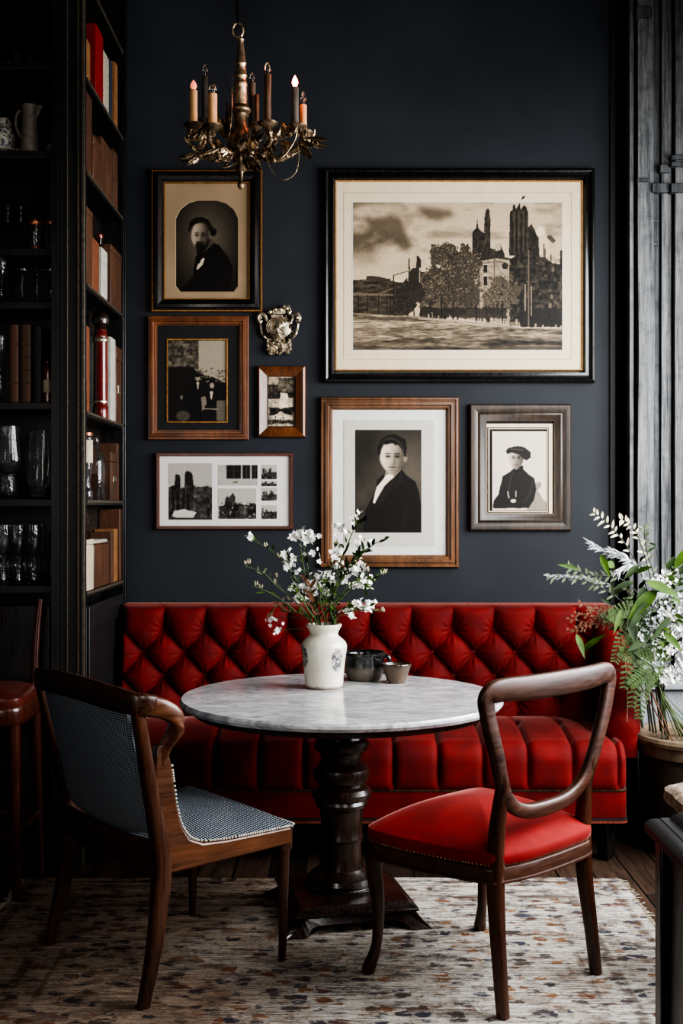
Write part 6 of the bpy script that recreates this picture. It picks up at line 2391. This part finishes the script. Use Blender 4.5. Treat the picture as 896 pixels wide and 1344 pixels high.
def leaves_on(b, pts, a, n_, L, wr, droop=.3):
    for i in range(n_):
        t_ = a + (1 - a) * (i + .5) / n_
        k_ = min(int(t_ * (len(pts) - 1)), len(pts) - 2)
        tg = (pts[k_ + 1] - pts[k_]).normalized()
        sd = tg.cross(Vector((0, -1, .2)))
        sgn = 1 if i % 2 else -1
        dv = tg * .7 + sd.normalized() * sgn * .9 + Vector((random.uniform(-.2, .2), random.uniform(-.4, .2), random.uniform(-.2, .3)))
        b.leaf(pts[k_], dv, L * random.uniform(.7, 1.15) * (1.1 - .5 * t_), L * wr, Vector((0, -1, .5)), droop * random.uniform(0, 1), 6, .15)


rc = rt + Vector((-.14, 0, 0))
for path in ([(862, 900, 0), (856, 800, -.05), (830, 730, -.1), (800, 690, -.12), (778, 672, -.12)], [(868, 880, 0), (858, 780, .02), (835, 700, 0), (812, 680, -.02)],
             [(870, 880, .05), (866, 790, .05), (848, 720, .03), (845, 690, .02)], [(866, 890, .0), (848, 800, -.1), (815, 760, -.16), (775, 755, -.18), (745, 745, -.18)],
             [(862, 890, 0), (846, 820, -.1), (810, 785, -.16), (770, 763, -.18), (718, 757, -.2)]):
    p_ = stemp(path, .0032, 'stem_dark', rc + Vector((random.uniform(-.04, .04), random.uniform(-.05, .05), 0)))
    b = MB()
    leaves_on(b, p_, .62, 16, .05, .22)
    b.build('fine_leaves', 'leaf_grey' if path[-1][1] > 685 else 'bud', pp, world=True)
# feathery silver white plumes
for (pa, pm_, pb, L_) in (((838, 748), (806, 728), (772, 714), .075), ((846, 752), (822, 732), (800, 722), .07), ((800, 768), (765, 758), (716, 756), .04), ((850, 760), (830, 742), (812, 748), .06), ((880, 800), (868, 780), (840, 790), .06), ((896, 790), (880, 778), (858, 782), .06),
                          ((905, 830), (885, 822), (845, 824), .06), ((890, 815), (870, 806), (836, 812), .05)):
    p_ = spline([G(*pa, -.1), G(*pm_, -.14), G(*pb, -.16)], 8)
    b = MB()
    b.tube(p_, interp([.003, .001], len(p_)), 5)
    for i in range(64):
        k_ = random.randint(0, len(p_) - 2)
        tg = (p_[k_ + 1] - p_[k_]).normalized()
        dv = tg * 1.3 + Vector((random.uniform(-.6, .6), random.uniform(-.7, .3), random.uniform(-.7, .7)))
        b.leaf(p_[k_], dv, L_ * random.uniform(.3, 1.05) * .8, .0065, Vector((random.uniform(-.4, .4), -1, .3)), .2, 5, .3)
    b.build('flower_plume', 'petal_grey', pp, world=True)
# broad leaves: base px, tip px, width
for (pa, pb, wd, mt, dd) in (((862, 775), (826, 806), .10, 'leaf', -.22), ((845, 770), (838, 800), .09, 'leaf_dark', -.2), ((848, 764), (888, 778), .085, 'leaf', -.22), ((886, 745), (897, 718), .07, 'leaf', -.2), ((826, 812), (832, 838), .07, 'leaf_dark', -.25),
                             ((760, 748), (734, 738), .035, 'leaf', -.22), ((788, 728), (799, 752), .05, 'leaf', -.2), ((756, 832), (766, 858), .05, 'leaf', -.32), ((762, 856), (792, 830), .05, 'leaf', -.32), ((850, 790), (822, 826), .06, 'leaf_dark', -.24),
                             ((880, 810), (856, 834), .06, 'leaf_dark', -.24), ((838, 742), (820, 756), .05, 'leaf_dark', -.2), ((834, 752), (854, 742), .045, 'leaf', -.2), ((850, 838), (824, 850), .06, 'leaf_dark', -.25), ((815, 800), (806, 826), .04, 'leaf', -.3),
                             ((870, 830), (893, 850), .06, 'leaf', -.25), ((832, 764), (806, 770), .05, 'leaf_dark', -.2)):
    a_, c_ = G(*pa, dd), G(*pb, dd - .03)
    b = MB()
    b.leaf(a_, c_ - a_, (c_ - a_).length * 1.1, wd * .55, Vector((random.uniform(-.6, .6), -1, random.uniform(.1, .9))), .12, 10, .3, 1.0)
    lf_ = b.build('leaf', mt, pp, world=True)
for i in range(46):
    q_ = random.random()
    px, py = random.uniform(800, 898), random.uniform(715, 865)
    if px < 822 and py > 800:
        continue
    an = random.uniform(-2.6, .4)
    L_ = random.uniform(14, 30)
    dd = random.uniform(-.27, -.08)
    a_, c_ = G(px, py, dd), G(px + L_ * math.cos(an), py + L_ * math.sin(an) * .8, dd - random.uniform(-.02, .06))
    b = MB()
    b.leaf(a_, c_ - a_, (c_ - a_).length, (c_ - a_).length * random.uniform(.22, .42), Vector((random.uniform(-.8, .8), -1, random.uniform(-.2, 1))), random.uniform(0, .4), 8, .3, 1.0)
    b.tube([a_, a_ + Vector((.01, .02, -.04))], .0012, 4)
    b.build('leaf', random.choice(('leaf', 'leaf_dark', 'leaf_dark')), pp, world=True)
# white blossom heads on the right
for i in range(25):
    px, py = random.uniform(838, 905), random.uniform(800, 896)
    if py > 876 and px < 858:
        px += 26
    if i > 20:
        px, py = random.uniform(850, 896), random.uniform(740, 800)
    c_ = G(px, py, random.uniform(-.25, -.05))
    b = MB()
    for k_ in range(15):
        o_ = Vector((random.gauss(0, .026), random.gauss(0, .02), random.gauss(0, .018)))
        b.flower(c_ + o_, Vector((random.uniform(-1, 1), -1, random.uniform(-.2, 1))), random.uniform(.006, .011), 5)
        b.tube([c_ + o_, c_ + Vector((0, .01, -.03))], .0008, 4)
    b.build('blossom_head', 'petal_grey' if i % 2 else 'petal', pp, world=True)
# fine green foliage filling the bush
for i in range(20):
    x1_, y1_ = random.uniform(806, 900), random.uniform(735, 900)
    p_ = stemp([(866, 905, random.uniform(-.1, .05)), ((x1_ + 868) / 2 + random.uniform(-8, 8), (y1_ + 860) / 2, -.1), (x1_, y1_, random.uniform(-.22, .0))], .0024, 'stem', rc + Vector((random.uniform(-.06, .16), random.uniform(-.1, .1), 0)))
    b = MB()
    leaves_on(b, p_, .4, 26, random.choice((.026, .034, .05)), random.choice((.2, .28, .36)))
    b.build('fine_leaves', random.choice(('leaf', 'leaf_dark', 'leaf_fern', 'leaf_grey')), pp, world=True)
for q in ((838, 952, -.08, 800), (848, 956, -.06, 812), (852, 958, -.02, 830), (856, 958, -.1, 846), (872, 960, .0, 870), (862, 956, .04, 820)):
    stemp([(q[0] - 2, (q[1] + q[3]) / 2, q[2]), (q[0] + random.uniform(-6, 14), q[3], q[2] - .04)], .0045, 'stem_dark', G(q[0] + 5, q[1] + 4, q[2]))
# fern fronds hanging on the left of the pot
for (pa, pm_, pb) in (((858, 850), (832, 850), (818, 905)), ((856, 860), (838, 875), (828, 930)), ((850, 840), (822, 832), (806, 870)), ((862, 870), (846, 895), (838, 945)), ((846, 822), (818, 812), (798, 806)), ((860, 840), (834, 860), (812, 855)),
                      ((858, 820), (826, 800), (790, 812)), ((866, 862), (850, 880), (826, 900))):
    p_ = spline([G(*pa, -.15), G(*pm_, -.24), G(*pb, -.27)], 9)
    b = MB()
    b.tube(p_, interp([.002, .0008], len(p_)), 5)
    for k_ in range(1, len(p_) - 1):
        tg = (p_[k_ + 1] - p_[k_ - 1]).normalized()
        sd = tg.cross(Vector((.1, -1, .1))).normalized()
        for sgn in (-1, 1):
            L_ = .055 * (1 - .75 * k_ / len(p_))
            tip_ = p_[k_] + (sd * sgn + tg * .5).normalized() * L_
            for m_ in range(5):
                s_ = p_[k_].lerp(tip_, (m_ + .5) / 5)
                for sg2 in (-1, 1):
                    b.leaf(s_, (tip_ - p_[k_]) * 1.2 + tg * sg2 * L_, L_ * .28, .005, Vector((random.uniform(-.3, .3), -1, .3)), .1, 3, .1)
    b.build('fern_frond', 'leaf_fern', pp, world=True)
# dry rust coloured twigs over the sofa corner
for i in range(9):
    x1_, y1_ = random.uniform(742, 778), random.uniform(790, 832)
    p_ = stemp([(838, 870, -.15), (812, random.uniform(800, 824), -.2), (790, random.uniform(796, 820), -.22), (x1_, y1_, -.23)], .0028, 'stem_dry', rc + Vector((0, -.06, 0)))
    b = MB()
    leaves_on(b, p_, .58, 12, .03, .3)
    b.build('dry_leaves', 'stem_dry', pp, world=True)
for q in ([(840, 900, -.15), (806, 878, -.22), (786, 876, -.25), (768, 884, -.27)],):
    p_ = stemp(q, .0028, 'stem_dry', rc)
    b = MB()
    leaves_on(b, p_, .6, 9, .025, .3)
    b.build('dry_leaves', 'stem_dry', pp, world=True)
